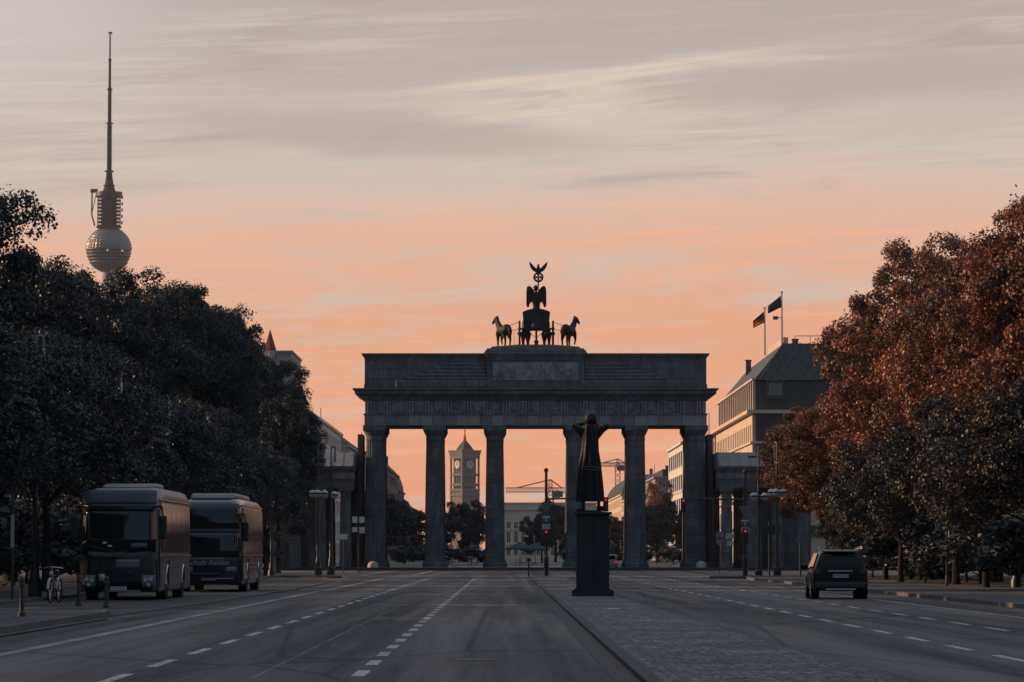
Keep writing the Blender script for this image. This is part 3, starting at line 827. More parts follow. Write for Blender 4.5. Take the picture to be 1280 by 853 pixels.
# ------------------------------------------------------------------ calling statue on its plinth
SY = 128.0
def statue():
    X0 = px(740.5, SY); X1 = px(737.9, SY)
    p = thing('stone_plinth', 'tall dark stone plinth standing on the cobbled median', 'plinth', (X0, SY, .055))
    z = lambda q: pz(q, SY) - .055
    MB().b(-.72,.72,-.72,.72,-.15,z(737.5)).build('base_slab', PLINTH, p, bevel=.02)
    w = .565
    m = MB().b(-w,-.008,-.56,.56,z(737.5),z(643.5)); m.b(.008,w,-.555,.555,z(737.5),z(643.5)); m.b(-w+.02,w-.02,-.53,.53,z(737.5),z(643.8))
    m.build('shaft', PLINTH, p, bevel=.015)
    MB().b(-.66,.66,-.66,.66,z(643.5),z(640.5)).build('top_slab', PLINTH, p, bevel=.015)
    MB().b(-.62,.62,-.62,.62,z(737.5),z(735.6)).build('base_step', PLINTH, p, bevel=.015)
    zt = pz(640.5, SY)
    zz = lambda q: pz(q, SY)
    s = thing('calling_statue', 'bronze robed figure with both hands raised to its mouth, seen from behind', 'statue', (X1, SY, zt))
    k = lambda q: zz(q) - zt
    # foot plate: two blocks with a gap you can see through
    m = MB().b(-.52,.34,-.34,.34,0,.055); m.b(-.30,-.22,-.26,.26,.055,k(627)); m.b(.22,.48,-.26,.26,.055,k(633)); m.b(.24,.34,-.26,.26,.055,k(627)); m.b(-.48,-.30,-.1,.1,.055,k(637))
    m.build('foot_plate', BRONZE, s)
    b = MB()
    rings = [(627.5,.48,.36,-.02),(615,.465,.36,-.02),(600,.43,.34,-.02),(588,.395,.32,-.02),(575,.345,.29,-.015),(563,.305,.265,-.01),(553,.285,.25,0),(546,.29,.25,.0),(540,.31,.25,0),(534,.285,.22,0),(530,.16,.16,0)]
    rg = []
    for (q, rx, ry, xo) in rings:
        fold = .035 if q > 570 else .012
        rg.append([(xo+(rx+fold*math.cos(11*t+q*.03))*math.cos(t), (ry+fold*math.cos(11*t+q*.03))*math.sin(t), k(q)) for t in [2*math.pi*i/44 for i in range(44)]])
    b.loft(rg)
    b.tube([(0,0,k(534)),(0,.02,k(527))], [.12,.11], 12)
    b.ball((0,.03,k(526.5)),(.165,.19,.215))
    b.ball((0,.21,k(527)),(.035,.05,.05),8,6)                     # nose
    b.ball((0,.16,k(530.5)),(.09,.09,.07),10,7)                   # jaw
    for sg in (-1, 1):
        b.ball((sg*.075,.185,k(525.4)),(.03,.025,.022),6,5); b.ball((sg*.165,.03,k(527)),(.03,.05,.06),6,5)
        sh = (sg*.24,.0,k(538.5)); el = (sg*.66,.10,k(534-0.6)); 
        el = (sg*.60,.12,k(533.2)); 
        b.tube([(sg*.12,0,k(541)), sh, (sg*.44,.05,k(536.6)), el], [.15,.145,.125,.10], 12)
        b.tube([el, (sg*.42,.26,k(531.5)), (sg*.24,.36,k(529.8)), (sg*.15,.37,k(529.6))], [.10,.085,.06,.055], 12)
        b.prism([(sg*.61,k(530.9)),(sg*.66,k(532)),(sg*.63,k(534.2)),(sg*.30,k(549)),(sg*.10,k(550)),(sg*.10,k(539)),(sg*.28,k(537.6)),(sg*.46,k(533.4))], -.09, .17)     # hanging sleeve
        b.ball((sg*.13,.37,k(529.4)),(.035,.075,.07),8,6)         # palm at the mouth
        for f_ in range(4):                                       # fingers
            zf = k(529.4)+.055-.035*f_
            b.tube([(sg*.14,.40,zf),(sg*.12,.47,zf+.01),(sg*.085,.505,zf+.005)], [.019,.017,.013], 6)
        b.tube([(sg*.12,.35,k(529.4)-.05),(sg*.08,.40,k(529.4)-.09)], [.02,.014], 6)
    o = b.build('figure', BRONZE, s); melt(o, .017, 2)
    h = MB().ball((0,-.015,k(525.2)),(.225,.225,.225),20,12); 
    for i in range(26):
        a = i*2.4; e = .1+.055*i % 1.2
        h.ball((.2*math.cos(a)*math.cos(e), -.03+.2*math.sin(a)*math.cos(e)*(1 if math.sin(a) < .2 else .3), k(525)+.2*math.sin(e)), .05, 7, 5)
    o = h.build('hair', BRONZE, s); melt(o, .017, 2)
    c = MB().tube([(.36*math.cos(t), .33*math.sin(t), k(584.5)+.012*math.sin(3*t)) for t in [2*math.pi*i/30 for i in range(31)]], .014, 6, cap=False)
    c.tube([(.375*math.cos(t), .335*math.sin(t), k(587.5)+.012*math.cos(2*t)) for t in [2*math.pi*i/30 for i in range(31)]], .012, 6, cap=False)
    c.build('cord', GREYM, s)
statue()

# ------------------------------------------------------------------ television tower
def tv_tower():
    Y = 2584.0
    X = px(134.5, Y)
    t = thing('television_tower', 'slender television tower with steel sphere and tall antenna rising over the left trees', 'tower', (X, Y, 0))
    z = lambda q: pz(q, Y)
    MB().lathe([(16,0),(11,20),(8,60),(6.6,120),(4.7,190),(4.5,z(338))], 32).build('shaft', CONC, t, smooth=30)
    zc, r = z(312), 16.1
    s = MB()                                             # faceted sphere
    nu, nv = 36, 22
    def P(j, i, rr):
        th = math.pi*j/nv; a = 2*math.pi*i/nu
        return (rr*math.sin(th)*math.cos(a), rr*math.sin(th)*math.sin(a), zc-rr*math.cos(th))
    for rows in (range(0, 7), range(11, nv)):
        s = MB()
        for j in rows:
            for i in range(nu):
                q = [P(j,i,r), P(j,i+1,r), P(j+1,i+1,r), P(j+1,i,r)]
                c = [sum(v[k] for v in q)/4 for k in range(3)]
                d = Vector((c[0],c[1],c[2]-zc)).normalized()*.45
                cc = (c[0]+d.x, c[1]+d.y, c[2]+d.z)
                s.add(q+[cc], [(0,1,4),(1,2,4),(2,3,4),(3,0,4)])
        sp = s.build('sphere_shell', STEELB, t)
    w = MB().lathe([(math.sin(math.pi*7/nv)*r-.7, zc-r*math.cos(math.pi*7/nv)), (math.sin(math.pi*9/nv)*r-.7, zc-r*math.cos(math.pi*9/nv)), (math.sin(math.pi*11/nv)*r-.7, zc-r*math.cos(math.pi*11/nv))], 48)
    w.build('window_band', WINDOWM, sp)
    w = MB()
    for k in (7, 8, 9, 10, 11):
        zz = zc-r*math.cos(math.pi*k/nv); rr = math.sin(math.pi*k/nv)*r
        w.lathe([(rr-.5,zz-.22),(rr+.05,zz-.22),(rr+.05,zz+.22),(rr-.5,zz+.22)], 48)
    for i in range(36):
        a = 2*math.pi*i/36; w.tube([(15.6*math.sin(math.pi*k/nv)*math.cos(a),15.6*math.sin(math.pi*k/nv)*math.sin(a),zc-15.6*math.cos(math.pi*k/nv)) for k in (7,8,9,10,11)], .16, 5)
    w.build('window_frame', STEELB, sp)
    for i in (27, 31):
        a = 2*math.pi*(i+.3)/36; MB().bc((15.7*math.cos(a),15.7*math.sin(a),zc-1.6),(1.0,1.0,1.0),a).build('lit_window', LAMPLIT, sp)
    # equipment cage above the sphere
    c = MB()
    z0, z1 = z(283.5), z(246)
    c.lathe([(6.2,z0-2),(5.6,z0+2),(5.4,z1)], 24)
    for k in range(8):
        zz = z0 + 1 + k*(z1-z0-2)/7.5
        c.lathe([(8.2,zz-.25),(8.4,zz-.25),(8.4,zz+.25),(8.2,zz+.25)], 28); c.lathe([(5.3,zz-.12),(8.2,zz-.12),(8.2,zz+.12),(5.3,zz+.12)], 28)
    for i in range(16):
        a = 2*math.pi*i/16; c.tube([(8.0*math.cos(a),8.0*math.sin(a),z0),(8.0*math.cos(a),8.0*math.sin(a),z1)], .2, 5)
    c.lathe([(7.2,z0-1),(9.0,z0-.4),(9.0,z0+.4),(7.0,z0+.5)], 28)
    for k in range(5): c.bc((9.2, -1+k*.4, z0+3+k*4.5), (1.0,1.4,2.0))
    c.build('equipment_cage', mat('cage_grey', (.016,.018,.019), .9, .1), t)
    MB().lathe([(8.6,z1-.1),(9.4,z1+.6),(9.4,z1+3.6),(8.0,z1+3.8)], 28).build('platform', DARKM, t)
    c = MB().bc((-10.5,0,z1+4.6),(5,1.6,2.6)); c.tube([(-12.0,0,z1+4),(-12.2,0,z1-12),(-10.0,0,z1-20)], .55, 6); c.tube([(-9,0,z1+3),(-12,0,z1-11)], .3, 5)
    c.build('maintenance_crane', DARKM, t)
    a = MB().lathe([(5.0,z1+3.5),(3.3,z(232)),(2.6,z(224))], 18)
    a.build('mast_foot', mat('faded_red', (.045,.022,.020), .8, .2), t)
    a = MB().lathe([(2.6,z(224)),(1.9,z(214)),(1.6,z(212)),(1.45,z(156)),(1.15,z(154)),(1.1,z(112)),(.9,z(110)),(.85,z(73)),(.55,z(72)),(.5,z(39)),(.2,z(37))], 16)
    for q, rr in ((232,4.0),(214,3.2),(153.5,2.4),(111,1.9),(73,1.2),(39,1.3)):
        a.lathe([(rr*.6,z(q)-.3),(rr,z(q)),(rr,z(q)+.9),(rr*.6,z(q)+1.0)], 16)
    for k in range(46):
        q = 212 - k*2.3
        rr = 1.9 if q > 156 else 1.5
        a.lathe([(rr*.7,z(q)-.2),(rr,z(q)-.2),(rr,z(q)+.2),(rr*.7,z(q)+.2)], 10)
    a.bc((.7,0,z(38.5)),(1.6,.6,1.2))
    a.build('antenna', mat('antenna_grey', (.012,.013,.014), .9, .1), t)
tv_tower()

# ------------------------------------------------------------------ town hall tower (brick, clock on each face)
def town_hall():
    Y = 2380.0
    t = thing('clock_tower', 'square brick clock tower with pyramid roof, framed by the second and third columns', 'tower', (px(581,Y), Y, 0), R(36))
    z = lambda q: pz(q, Y)
    s = 7.0
    c = 5.25
    m = MB().b(-c,c,-c,c,0,z(570))
    for sx in (-1,1):
        for sy in (-1,1): m.b(*sorted((sx*5.85,sx*6.9)), *sorted((sy*5.85,sy*6.9)), 0, z(568))
    for q in (605.5,612,618,640,660):
        m.b(-s,s,-s,s,z(q)-1.4,z(q)+.3)
    m.b(-6.4,6.4,-6.4,6.4,0,z(612))
    for q0, q1 in ((592.5,595.5),(574,570)):
        m.b(-s,s,-s,s,z(max(q0,q1)),z(min(q0,q1)))
    for a in range(4):                                     # blind arcade strips
        rot = Matrix.Rotation(a*math.pi/2, 4, 'Z')
        q = MB()
        for xx in (-3.6,-1.2,1.2,3.6): q.b(xx-.35,xx+.35,-c-.5,-c,z(612),z(572))
        m.join(q.xf(rot))
    m.build('shaft', BRICK, t)
    m = MB()
    z0 = z(570)
    for d, a, b in ((.1,0,.9),(.3,.9,1.8),(.5,1.8,2.7),(.8,2.7,3.4)): m.b(-s-d,s+d,-s-d,s+d,z0+a,z0+b)
    m.build('cornice', BRICK, t)
    m = MB().loft([[(-4.3,-4.3,z0+3.3),(4.3,-4.3,z0+3.3),(4.3,4.3,z0+3.3),(-4.3,4.3,z0+3.3)],[(-2.6,-2.6,z(557)),(2.6,-2.6,z(557)),(2.6,2.6,z(557)),(-2.6,2.6,z(557))],[(-.6,-.6,z(551)),(.6,-.6,z(551)),(.6,.6,z(551)),(-.6,.6,z(551))]])
    m.build('roof', DARKROOF, t)
    m = MB().lathe([(1.1,z(551.5)),(.9,z(549)),(.6,z(545)),(.35,z(544)),(.3,z(536)),(.15,z(532))], 10); m.build('flagpole', REDM, t)
    for a in range(4):
        rot = Matrix.Rotation(a*math.pi/2, 4, 'Z')
        d = MB(); zc = z(581.5)
        d.prism([(2.7*math.cos(k*math.pi/14), zc+2.7*math.sin(k*math.pi/14)) for k in range(28)], -c-.85, -c-.45)
        o = d.xf(rot).build('clock_face', DIAL, t)
        h = MB().b(-.18,.18,-c-1.0,-c-.86,zc-.2,zc+2.0); h.b(-.2,1.3,-c-1.0,-c-.86,zc-.15,zc+.15)
        h.xf(rot).build('hand', DARKM, o)
        w = MB()
        for xx in (-2.4,0,2.4): w.b(xx-.6,xx+.6,-c-.04,-c+.1,z(607),z(597))
        w.xf(rot).build('window', WINDOWM, t)
town_hall()

# ------------------------------------------------------------------ buildings
def facade(wall, wins, org, u, n, width, rows, bay, ww, depth=.35, edge=1.0):
    """piers and spandrels standing proud of the wall plane; window rectangles are returned for panes"""
    org = Vector(org); u = Vector(u).normalized(); n = Vector(n).normalized()
    nb = max(1, int((width-2*edge)//bay)); step = (width-2*edge)/nb
    M = Matrix((( u.x, n.x, 0, org.x),(u.y, n.y, 0, org.y),(0,0,1,org.z),(0,0,0,1)))
    q = MB()
    zlast = 0.0
    for (z0, z1) in rows:
        q.b(0,width,0,depth,zlast,z0)
        for i in range(nb+1):
            a = 0 if i == 0 else edge + (i-1)*step + step/2 + ww/2
            b = width if i == nb else edge + i*step + step/2 - ww/2
            q.b(a, b, 0, depth, z0, z1)
        zlast = z1
        for i in range(nb): wins.append((M, edge+i*step+step/2, ww, z0, z1))
    wall.join(q.xf(M))
    return zlast

def put_windows(wins, parent, frame=WHITEM, limit=100):
    cache = {}
    for (M, x, ww, z0, z1) in wins[:limit]:
        key = (round(ww,2), round(z1-z0,2))
        if key not in cache:
            h = z1-z0
            me = MB().b(-ww/2,ww/2,.02,.07,0,h).mesh('window', WINDOWM)
            fm = MB().b(-.05,.05,.07,.12,0,h); fm.b(-ww/2,ww/2,.072,.118,h*.62,h*.62+.08); fm.b(-ww/2-.1,ww/2+.1,.3,.5,-.12,.0)
            cache[key] = (me, fm.mesh('frame', frame))
        me, fm = cache[key]
        w = bpy.data.objects.new('window', me); sc.collection.objects.link(w); w.parent = parent
        w.matrix_local = M @ Matrix.Translation((x, 0, z0))
        f = bpy.data.objects.new('frame', fm); sc.collection.objects.link(f); f.parent = w

def floors(z0, h, n, wh): return [(z0+i*h, z0+i*h+wh) for i in range(n)]

def row_house(name, label, side, xf, y0, y1, H, mwall, mroof, nfl=5, bay=3.4, ww=1.5, roof='mansard', rh=4.5, depth=16, west=True, cat='building', frame=WHITEM, group=None):
    """house in the boulevard's row; side -1: left row (front looks +X), +1: right row (front looks -X)"""
    g = thing(name, label, cat, (xf, y0, 0), group=group)
    L = y1-y0
    w = MB(); wins = []
    X = lambda a, b: tuple(sorted((side*a, side*b)))
    a, b = X(0, depth); w.b(a, b, 0, L, 0, H)
    fh = (H-4.5)/nfl
    rows = [(.8,3.4)] + floors(5.0, fh, nfl, fh*.62)
    if side > 0: z_ = facade(w, wins, (0, L, 0), (0,-1,0), (-1,0,0), L, rows, bay, ww)
    else: z_ = facade(w, wins, (0, 0, 0), (0,1,0), (1,0,0), L, rows, bay, ww)
    w.b(*X(-.35,0), 0, L, z_, H)
    if west:
        if side > 0: facade(w, wins, (0, 0, 0), (1,0,0), (0,-1,0), depth, rows, bay, ww)
        else: facade(w, wins, (-depth, 0, 0), (1,0,0), (0,-1,0), depth, rows, bay, ww)
        w.b(*X(0,depth), -.35, 0, z_, H)
    w.build('wall', mwall, g)
    c = MB(); a, b = X(-.8, depth); c.b(a, b, -.75, L+.3, H, H+.45)
    for zz in (4.4, 4.4+fh*2): a, b = X(-.55, 0); c.b(a, b, -.5, L, zz, zz+.28)
    c.build('cornice', mwall, g)
    zz = H+.45
    r_ = MB()
    if roof == 'mansard':
        a0, b0 = X(-.2, depth); a1, b1 = X(2.6, depth-2)
        r_.loft([[(a0,-.2,zz),(b0,-.2,zz),(b0,L,zz),(a0,L,zz)],[(a1,2.4,zz+rh),(b1,2.4,zz+rh),(b1,L-1.5,zz+rh),(a1,L-1.5,zz+rh)]])
    elif roof == 'dome':
        rings = []
        for k in range(8):
            t = k/7; i_ = (1-math.cos(t*math.pi/2))
            a1, b1 = X(-.2+i_*depth*.42, depth-i_*depth*.42)
            rings.append([(a1,-.2+i_*L*.42,zz+rh*math.sin(t*math.pi/2)),(b1,-.2+i_*L*.42,zz+rh*math.sin(t*math.pi/2)),(b1,L-i_*L*.42,zz+rh*math.sin(t*math.pi/2)),(a1,L-i_*L*.42,zz+rh*math.sin(t*math.pi/2))])
        r_.loft(rings)
    else:
        a1, b1 = X(1.5, depth-1); r_.b(a1, b1, 1.5, L-1, zz, zz+rh)
    ro = r_.build('roof', mroof, g)
    for k in range(3):
        xx = side*(4+k*3.5); MB().b(xx-.5, xx+.5, L*.3+k*2, L*.3+k*2+1.2, zz+rh-1.5, zz+rh+1.6).build('chimney', SHADEP, ro)
    MB().tube([(side*5,3,zz+rh-.5),(side*5,3,zz+rh+5)], .08, 5).build('aerial', SHADEP, ro)
    put_windows(wins, g, frame)
    return g

# left row, seen between the two leftmost columns and beyond the trees
g1 = row_house('office_building', 'pale corner building with stacked white bands beside the left tree crowns', -1, -30.5, 600, 680, 23.2, WHITEP, DARKROOF, 5, 5.0, 3.4, 'flat', 1.6, 30)
row_house('office_building', 'grey flat building just over the left gatehouse roof', -1, -29.5, 690, 800, 21.5, PLASTERG, DARKROOF, 5, 5.0, 2.6, 'flat', 2.0, 22)
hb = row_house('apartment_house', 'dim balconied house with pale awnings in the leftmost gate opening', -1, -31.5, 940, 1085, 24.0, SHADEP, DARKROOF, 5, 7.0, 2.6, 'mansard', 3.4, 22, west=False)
rr = random.Random(5)
for i in range(26):
    fl = i % 5; yy = rr.uniform(2, 140); zz = 7.6+fl*3.9
    m = MB().add([(0.1,yy,zz),(1.7,yy,zz-1.1),(1.7,yy+3.2,zz-1.1),(0.1,yy+3.2,zz)], [(0,1,2,3)]); m.join(MB().b(1.6,1.72,yy,yy+3.2,zz-1.4,zz-1.1))
    m.build('awning', AWN, hb)
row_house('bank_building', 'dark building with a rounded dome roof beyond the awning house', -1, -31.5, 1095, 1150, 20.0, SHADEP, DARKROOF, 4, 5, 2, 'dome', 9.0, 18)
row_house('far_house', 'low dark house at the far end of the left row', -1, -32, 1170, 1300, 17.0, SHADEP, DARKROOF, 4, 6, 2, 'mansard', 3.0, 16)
row_house('square_house', 'long grey house hidden behind the left trees, added to shade the square', -1, -58, 372, 486, 22.0, PLASTERG, DARKROOF, 5, 8.0, 2.6, 'mansard', 3.0, 16, west=False)  # hidden from view, put in to keep the sun off the square
# tall stone block with a red and white spire top behind the left trees
Yc = 560.0
cg = thing('corner_house', 'stone corner block with pointed turret poking out of the left trees', 'building', (px(345,Yc), Yc, 0))
w = MB(); wins = []
zz = pz(441, Yc)
w.b(0, 2.3, 0, 26, 0, zz); w.b(-8, 0, 0, 26, 0, zz-1.0); w.b(2.3, 2.65, 0, 26, 0, zz-4.0); w.b(-.3,2.5,-.25,26,zz,zz+.3)
w.build('wall', PLASTERG, cg)
wn = MB(); wn.b(.5,1.4,-.06,.02,zz-3.4,zz-1.2); wn.build('window', WINDOWM, cg)
m = MB().lathe([(1.0,0),(1.0,pz(436,Yc)),(.02,pz(409,Yc))], 8, (px(334,Yc)-px(345,Yc), 6)); m.build('turret', mat('turret_tiles', (.20,.05,.04), .8, .2, var=.4, vscale=.6), cg)
m = MB().lathe([(1.2,0),(1.2,pz(437,Yc)),(1.3,pz(436,Yc))], 8, (px(334,Yc)-px(345,Yc), 6)); m.build('turret_wall', PLASTERG, cg)

# right row, lit by the low sun
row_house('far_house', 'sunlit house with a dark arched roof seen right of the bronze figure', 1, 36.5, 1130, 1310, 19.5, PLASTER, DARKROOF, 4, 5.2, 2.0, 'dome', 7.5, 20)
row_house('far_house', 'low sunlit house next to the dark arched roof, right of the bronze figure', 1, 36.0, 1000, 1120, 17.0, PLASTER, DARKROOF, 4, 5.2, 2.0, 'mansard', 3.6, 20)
row_house('office_building', 'grey flat roofed building with rooftop aerials in the rightmost gate opening', 1, 36.5, 880, 985, 19.6, PLASTERG, DARKROOF, 5, 5.0, 2.2, 'flat', 1.8, 24)
row_house('office_building', 'white corner building with dark window bands in the rightmost gate opening', 1, 35.2, 718, 780, 23.0, WHITEP, DARKROOF, 4, 8.0, 6.2, 'flat', .8, 18)
row_house('annex_building', 'grey building with rooftop railing between gate and sunlit hotel', 1, 35.9, 620, 700, 21.3, PLASTERG, DARKROOF, 5, 5, 2.2, 'flat', 1.2, 20)

def hotel():
    X0, Y0, L, D, H = 36.0, 526.0, 90.0, 44.0, 21.6
    g = thing('grand_hotel', 'grand hotel with sunlit pale front, dark mansard roof and two flagpoles', 'hotel', (X0, Y0, 0))
    w = MB(); wins = []
    w.b(0, D, 0, L, 0, H)
    rows = [(.8,4.0)] + floors(5.6, 4.0, 4, 2.5)
    z_ = facade(w, wins, (0, L, 0), (0,-1,0), (-1,0,0), L, rows, 4.3, 1.9, .5)
    w.b(-.5, 0, 0, L, z_, H)
    w.build('wall', PLASTER, g)
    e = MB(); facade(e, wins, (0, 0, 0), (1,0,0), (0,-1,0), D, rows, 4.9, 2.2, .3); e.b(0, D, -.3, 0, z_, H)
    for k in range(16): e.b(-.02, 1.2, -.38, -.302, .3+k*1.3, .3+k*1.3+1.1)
    e.build('end_wall', mat('shaded_stone', (.065,.068,.072), .85, .2, var=.3, vscale=.5), g)  # darker masonry than the front, with the end's shade put into its colour
    put_windows(wins, g)
    c = MB()
    c.b(-1.3, D, -1.0, L+.4, H, H+.5); c.b(-.9, 0, 0, L, 5.0, 5.4); c.b(-1.0, D, -.8, L, 13.2, 13.5); c.b(-.8, D, -.6, L, 17.3, 17.6); c.b(-1.0, 0, -.5, L, 9.3, 9.6)
    c.build('cornice', PLASTER, g)
    b = MB()
    for k in range(60): b.b(-1.25,-1.15, k*1.5, k*1.5+.12, 13.5, 14.5)
    b.b(-1.27,-1.13,0,L,14.5,14.62)
    b.build('balcony_railing', DARKM, g)
    # attic storey: a row of dormers with dark glazing in front of the roof
    a = MB().b(0, D, .3, L-.3, H+.5, H+4.6); a.build('attic_wall', mat('copper_cladding', (.045,.055,.056), .7, .3, var=.3, vscale=.5), g)
    for i in range(19):
        y0 = 1.0 + i*4.65
        d = MB().b(-.35, .0, y0, y0+.9, H+.5, H+4.8); d.b(-.5, .0, y0-.1, y0+4.5, H+4.8, H+5.1); d.build('dormer_pier', PLASTER, g)
        MB().b(-.12, -.02, y0+1.2, y0+4.2, H+.9, H+4.4).build('dormer_window', WINDOWM, g)
    for xx in (1.5, 14, 27):
        MB().b(xx-.0, xx+2.6, -.25, .3, H+2.1, H+4.75).build('dormer', GREENROOF, g)
        dw = MB().b(xx+.35, xx+2.25, -.30, -.25, H+2.6, H+4.3).build('dormer_window', mat('curtained_glass', (.16,.165,.165), .3, .5), g)
        fr = MB()
        for xa in (.30, .88, 1.55, 2.20): fr.b(xx+xa, xx+xa+.09, -.36, -.30, H+2.6, H+4.3)
        fr.b(xx+.3, xx+2.29, -.355, -.301, H+3.3, H+3.38); fr.build('sash', SHADEP, dw)
    zr = H+4.8; zt = pz(430.5, Y0+6)
    r_ = MB().loft([[(-.2,-.1,zr),(D,-.1,zr),(D,L,zr),(-.2,L,zr)],[(4.3,4.0,zt),(D-4,4.0,zt),(D-4,L-6,zt),(4.3,L-6,zt)]])
    for k in range(30):
        xx = .6+k*1.45
        f = min(1, .1+k/29)
        r_.tube([(xx,-.12,zr+.02),(4.3+(D-8.3)*k/29,3.98,zt+.02)], .11, 5)
    ro = r_.build('mansard_roof', GREENROOF, g)
    m = MB().b(4.3,5.0,4.0,34,zt,zt+.9); m.build('ridge_wall', PLASTER, ro)
    for (xx,yy,h) in ((6.2,6,.6),(10.5,5.2,1.6),(3.0,60,.4)):
        m = MB().b(xx-.4,xx+.4,yy,yy+.8,zt-2,zt+h); m.b(xx-.5,xx+.5,yy-.1,yy+.9,zt+h,zt+h+.2); m.build('chimney', SHADEP, ro)
    m = MB().tube([(4.2,5,zt),(4.2,5,zt+3.8),(3.2,5,zt+3.8)], .12, 6); m.b(2.9,3.6,4.8,5.2,zt+3.5,zt+4.0)
    m.build('camera_arm', SHADEP, ro)
    m = MB()
    for k in range(14): m.tube([(6+k*2.2,4.3,zt),(6+k*2.2,4.3,zt+1.1)], .05, 4)
    m.tube([(6,4.3,zt+1.1),(34,4.3,zt+1.1)], .05, 4)
    m.build('roof_railing', GREYM, ro)
    return zt
HZT = hotel()

def flag(pole_px, top_py, foot_py, Y, label, cols, drop, lean):
    g = thing('flagpole', label, 'flag', (px(pole_px,Y), Y, pz(foot_py,Y)), group='flagpoles on the hotel roof')
    h = pz(top_py,Y)-pz(foot_py,Y)
    m = MB().tube([(0,0,0),(0,0,h)], [.16,.10], 8); m.ball((0,0,h+.1), .2, 8, 6); m.build('pole', PALEM, g)
    n = len(cols)
    # limp flag hanging aslant from the pole: a rippled sheet of n stripes
    for k, mt in enumerate(cols):
        v = []; f = []
        for i in range(9):
            for j in range(3):
                s = i/8; w = (k+j/2)/n
                v.append((-lean*s, .22*math.sin(s*7+w*2), h-.3-w*1.75*(1-.25*s)-drop*s*(1-.12*w)))
        for i in range(8):
            for j in range(2): f.append((i*3+j,i*3+j+1,(i+1)*3+j+1,(i+1)*3+j))
        o = MB().add(v, f).build('flag_stripe' if n > 1 else 'flag_cloth', mt, g, smooth=80)
        md = o.modifiers.new('thick', 'SOLIDIFY'); md.thickness = .03
    return g
flag(956.6, 386, 444, 552, 'lower roof flagpole with limp black, red and gold flag', [FLAGK, FLAGR, FLAGG], 1.5, 1.75)
fb = flag(978, 366, 433, 530, 'taller roof flagpole with limp dark blue flag of gold stars', [FLAGB], 1.6, 2.0)
m = MB()
for k in range(8):
    a = k*math.pi/4
    m.bc((-.9+.42*math.cos(a), -.16, pz(366,530)-pz(433,530)-1.75+.42*math.sin(a)), (.12,.06,.12), 0)
m.build('star', FLAGG, fb)

# palace front at the far end of the boulevard
Yp = 1500.0
pg = thing('palace_front', 'pale palace facade with tall windows at the far end of the boulevard', 'palace', (px(628,Yp), Yp, 0))
w = MB(); wins = []
Wd = px(745,Yp)-px(628,Yp); zt = pz(638,Yp)
w.b(0, Wd, 0, 30, 0, zt)
z_ = facade(w, wins, (0,0,0), (1,0,0), (0,-1,0), Wd, [(1.2,4.6),(6.4,10.6),(12.2,14.6)], 3.0, 1.4, .5)
w.b(0, Wd, -.5, 0, z_, zt)
w.build('wall', PLASTER, pg)
put_windows(wins, pg)
m = MB().b(-.6,Wd+.6,-1.3,30,zt,zt+.9); m.b(-.2,Wd+.2,-.7,29,zt+.9,pz(630,Yp)); m.b(-.6,Wd+.6,-1.2,30,pz(630,Yp),pz(628.5,Yp)); m.b(0,Wd,-.9,0,5.2,5.7); m.b(0,Wd,-.9,0,11.3,11.7)
for k in range(14): m.b(k*2.9,k*2.9+.5,-1.0,-.7,zt+1.0,pz(630.2,Yp))
m.build('cornice', PLASTER, pg)

def tower_crane(label, pxm, pyt, pxa, pxb, pyj, pyc, Y):
    g = thing('tower_crane', label, 'crane', (px(pxm,Y), Y, 0), group='building cranes beyond the gate')
    z = lambda q: pz(q,Y)
    def truss(me, a, b, w, n):
        a = Vector(a); b = Vector(b); d = (b-a).normalized(); s = d.cross(Vector((0,1,0)) if abs(d.y) < .9 else Vector((1,0,0))).normalized()*w/2; t_ = d.cross(s).normalized()*w/2
        cs = [s+t_, s-t_, -s-t_, -s+t_]
        for c in cs: me.tube([a+c, b+c], w*.09, 4)
        for i in range(n):
            p = a.lerp(b, i/n); q = a.lerp(b, (i+1)/n)
            for k in range(4): me.tube([p+cs[k], q+cs[(k+1)%4]], w*.055, 4)
    m = MB(); truss(m, (0,0,0), (0,0,z(pyj)), 3.0, 16); m.build('mast', GREYM, g)
    m = MB(); truss(m, (px(pxa,Y)-px(pxm,Y),0,z(pyj)+1.5), (px(pxb,Y)-px(pxm,Y),0,z(pyj)+1.5), 2.2, 22); m.build('jib', GREYM, g)
    m = MB(); truss(m, (0,0,z(pyj)), (0,0,z(pyt)), 1.8, 6)
    m.tube([(0,0,z(pyt)),((px(pxa,Y)-px(pxm,Y))*.75,0,z(pyj)+2.6)], .3, 4); m.tube([(0,0,z(pyt)),((px(pxb,Y)-px(pxm,Y))*.8,0,z(pyj)+2.6)], .3, 4)
    m.build('tower_head', GREYM, g)
    MB().b(.8,5.0,-3,0,z(pyj)-2.5,z(pyj)+1.0).build('cab', DARKM, g)
    xb = px(pxb,Y)-px(pxm,Y); MB().b(xb-6,xb-1,-1.2,1.2,z(pyj)-2.2,z(pyj)+.8).build('counterweight', DARKM, g)
tower_crane('tower crane with long jib above the palace facade', 688, 600, 632, 706, 616.5, 0, 1900)
tower_crane('faint tower crane right of the bronze figure', 772, 574, 748, 783, 584, 0, 2300)

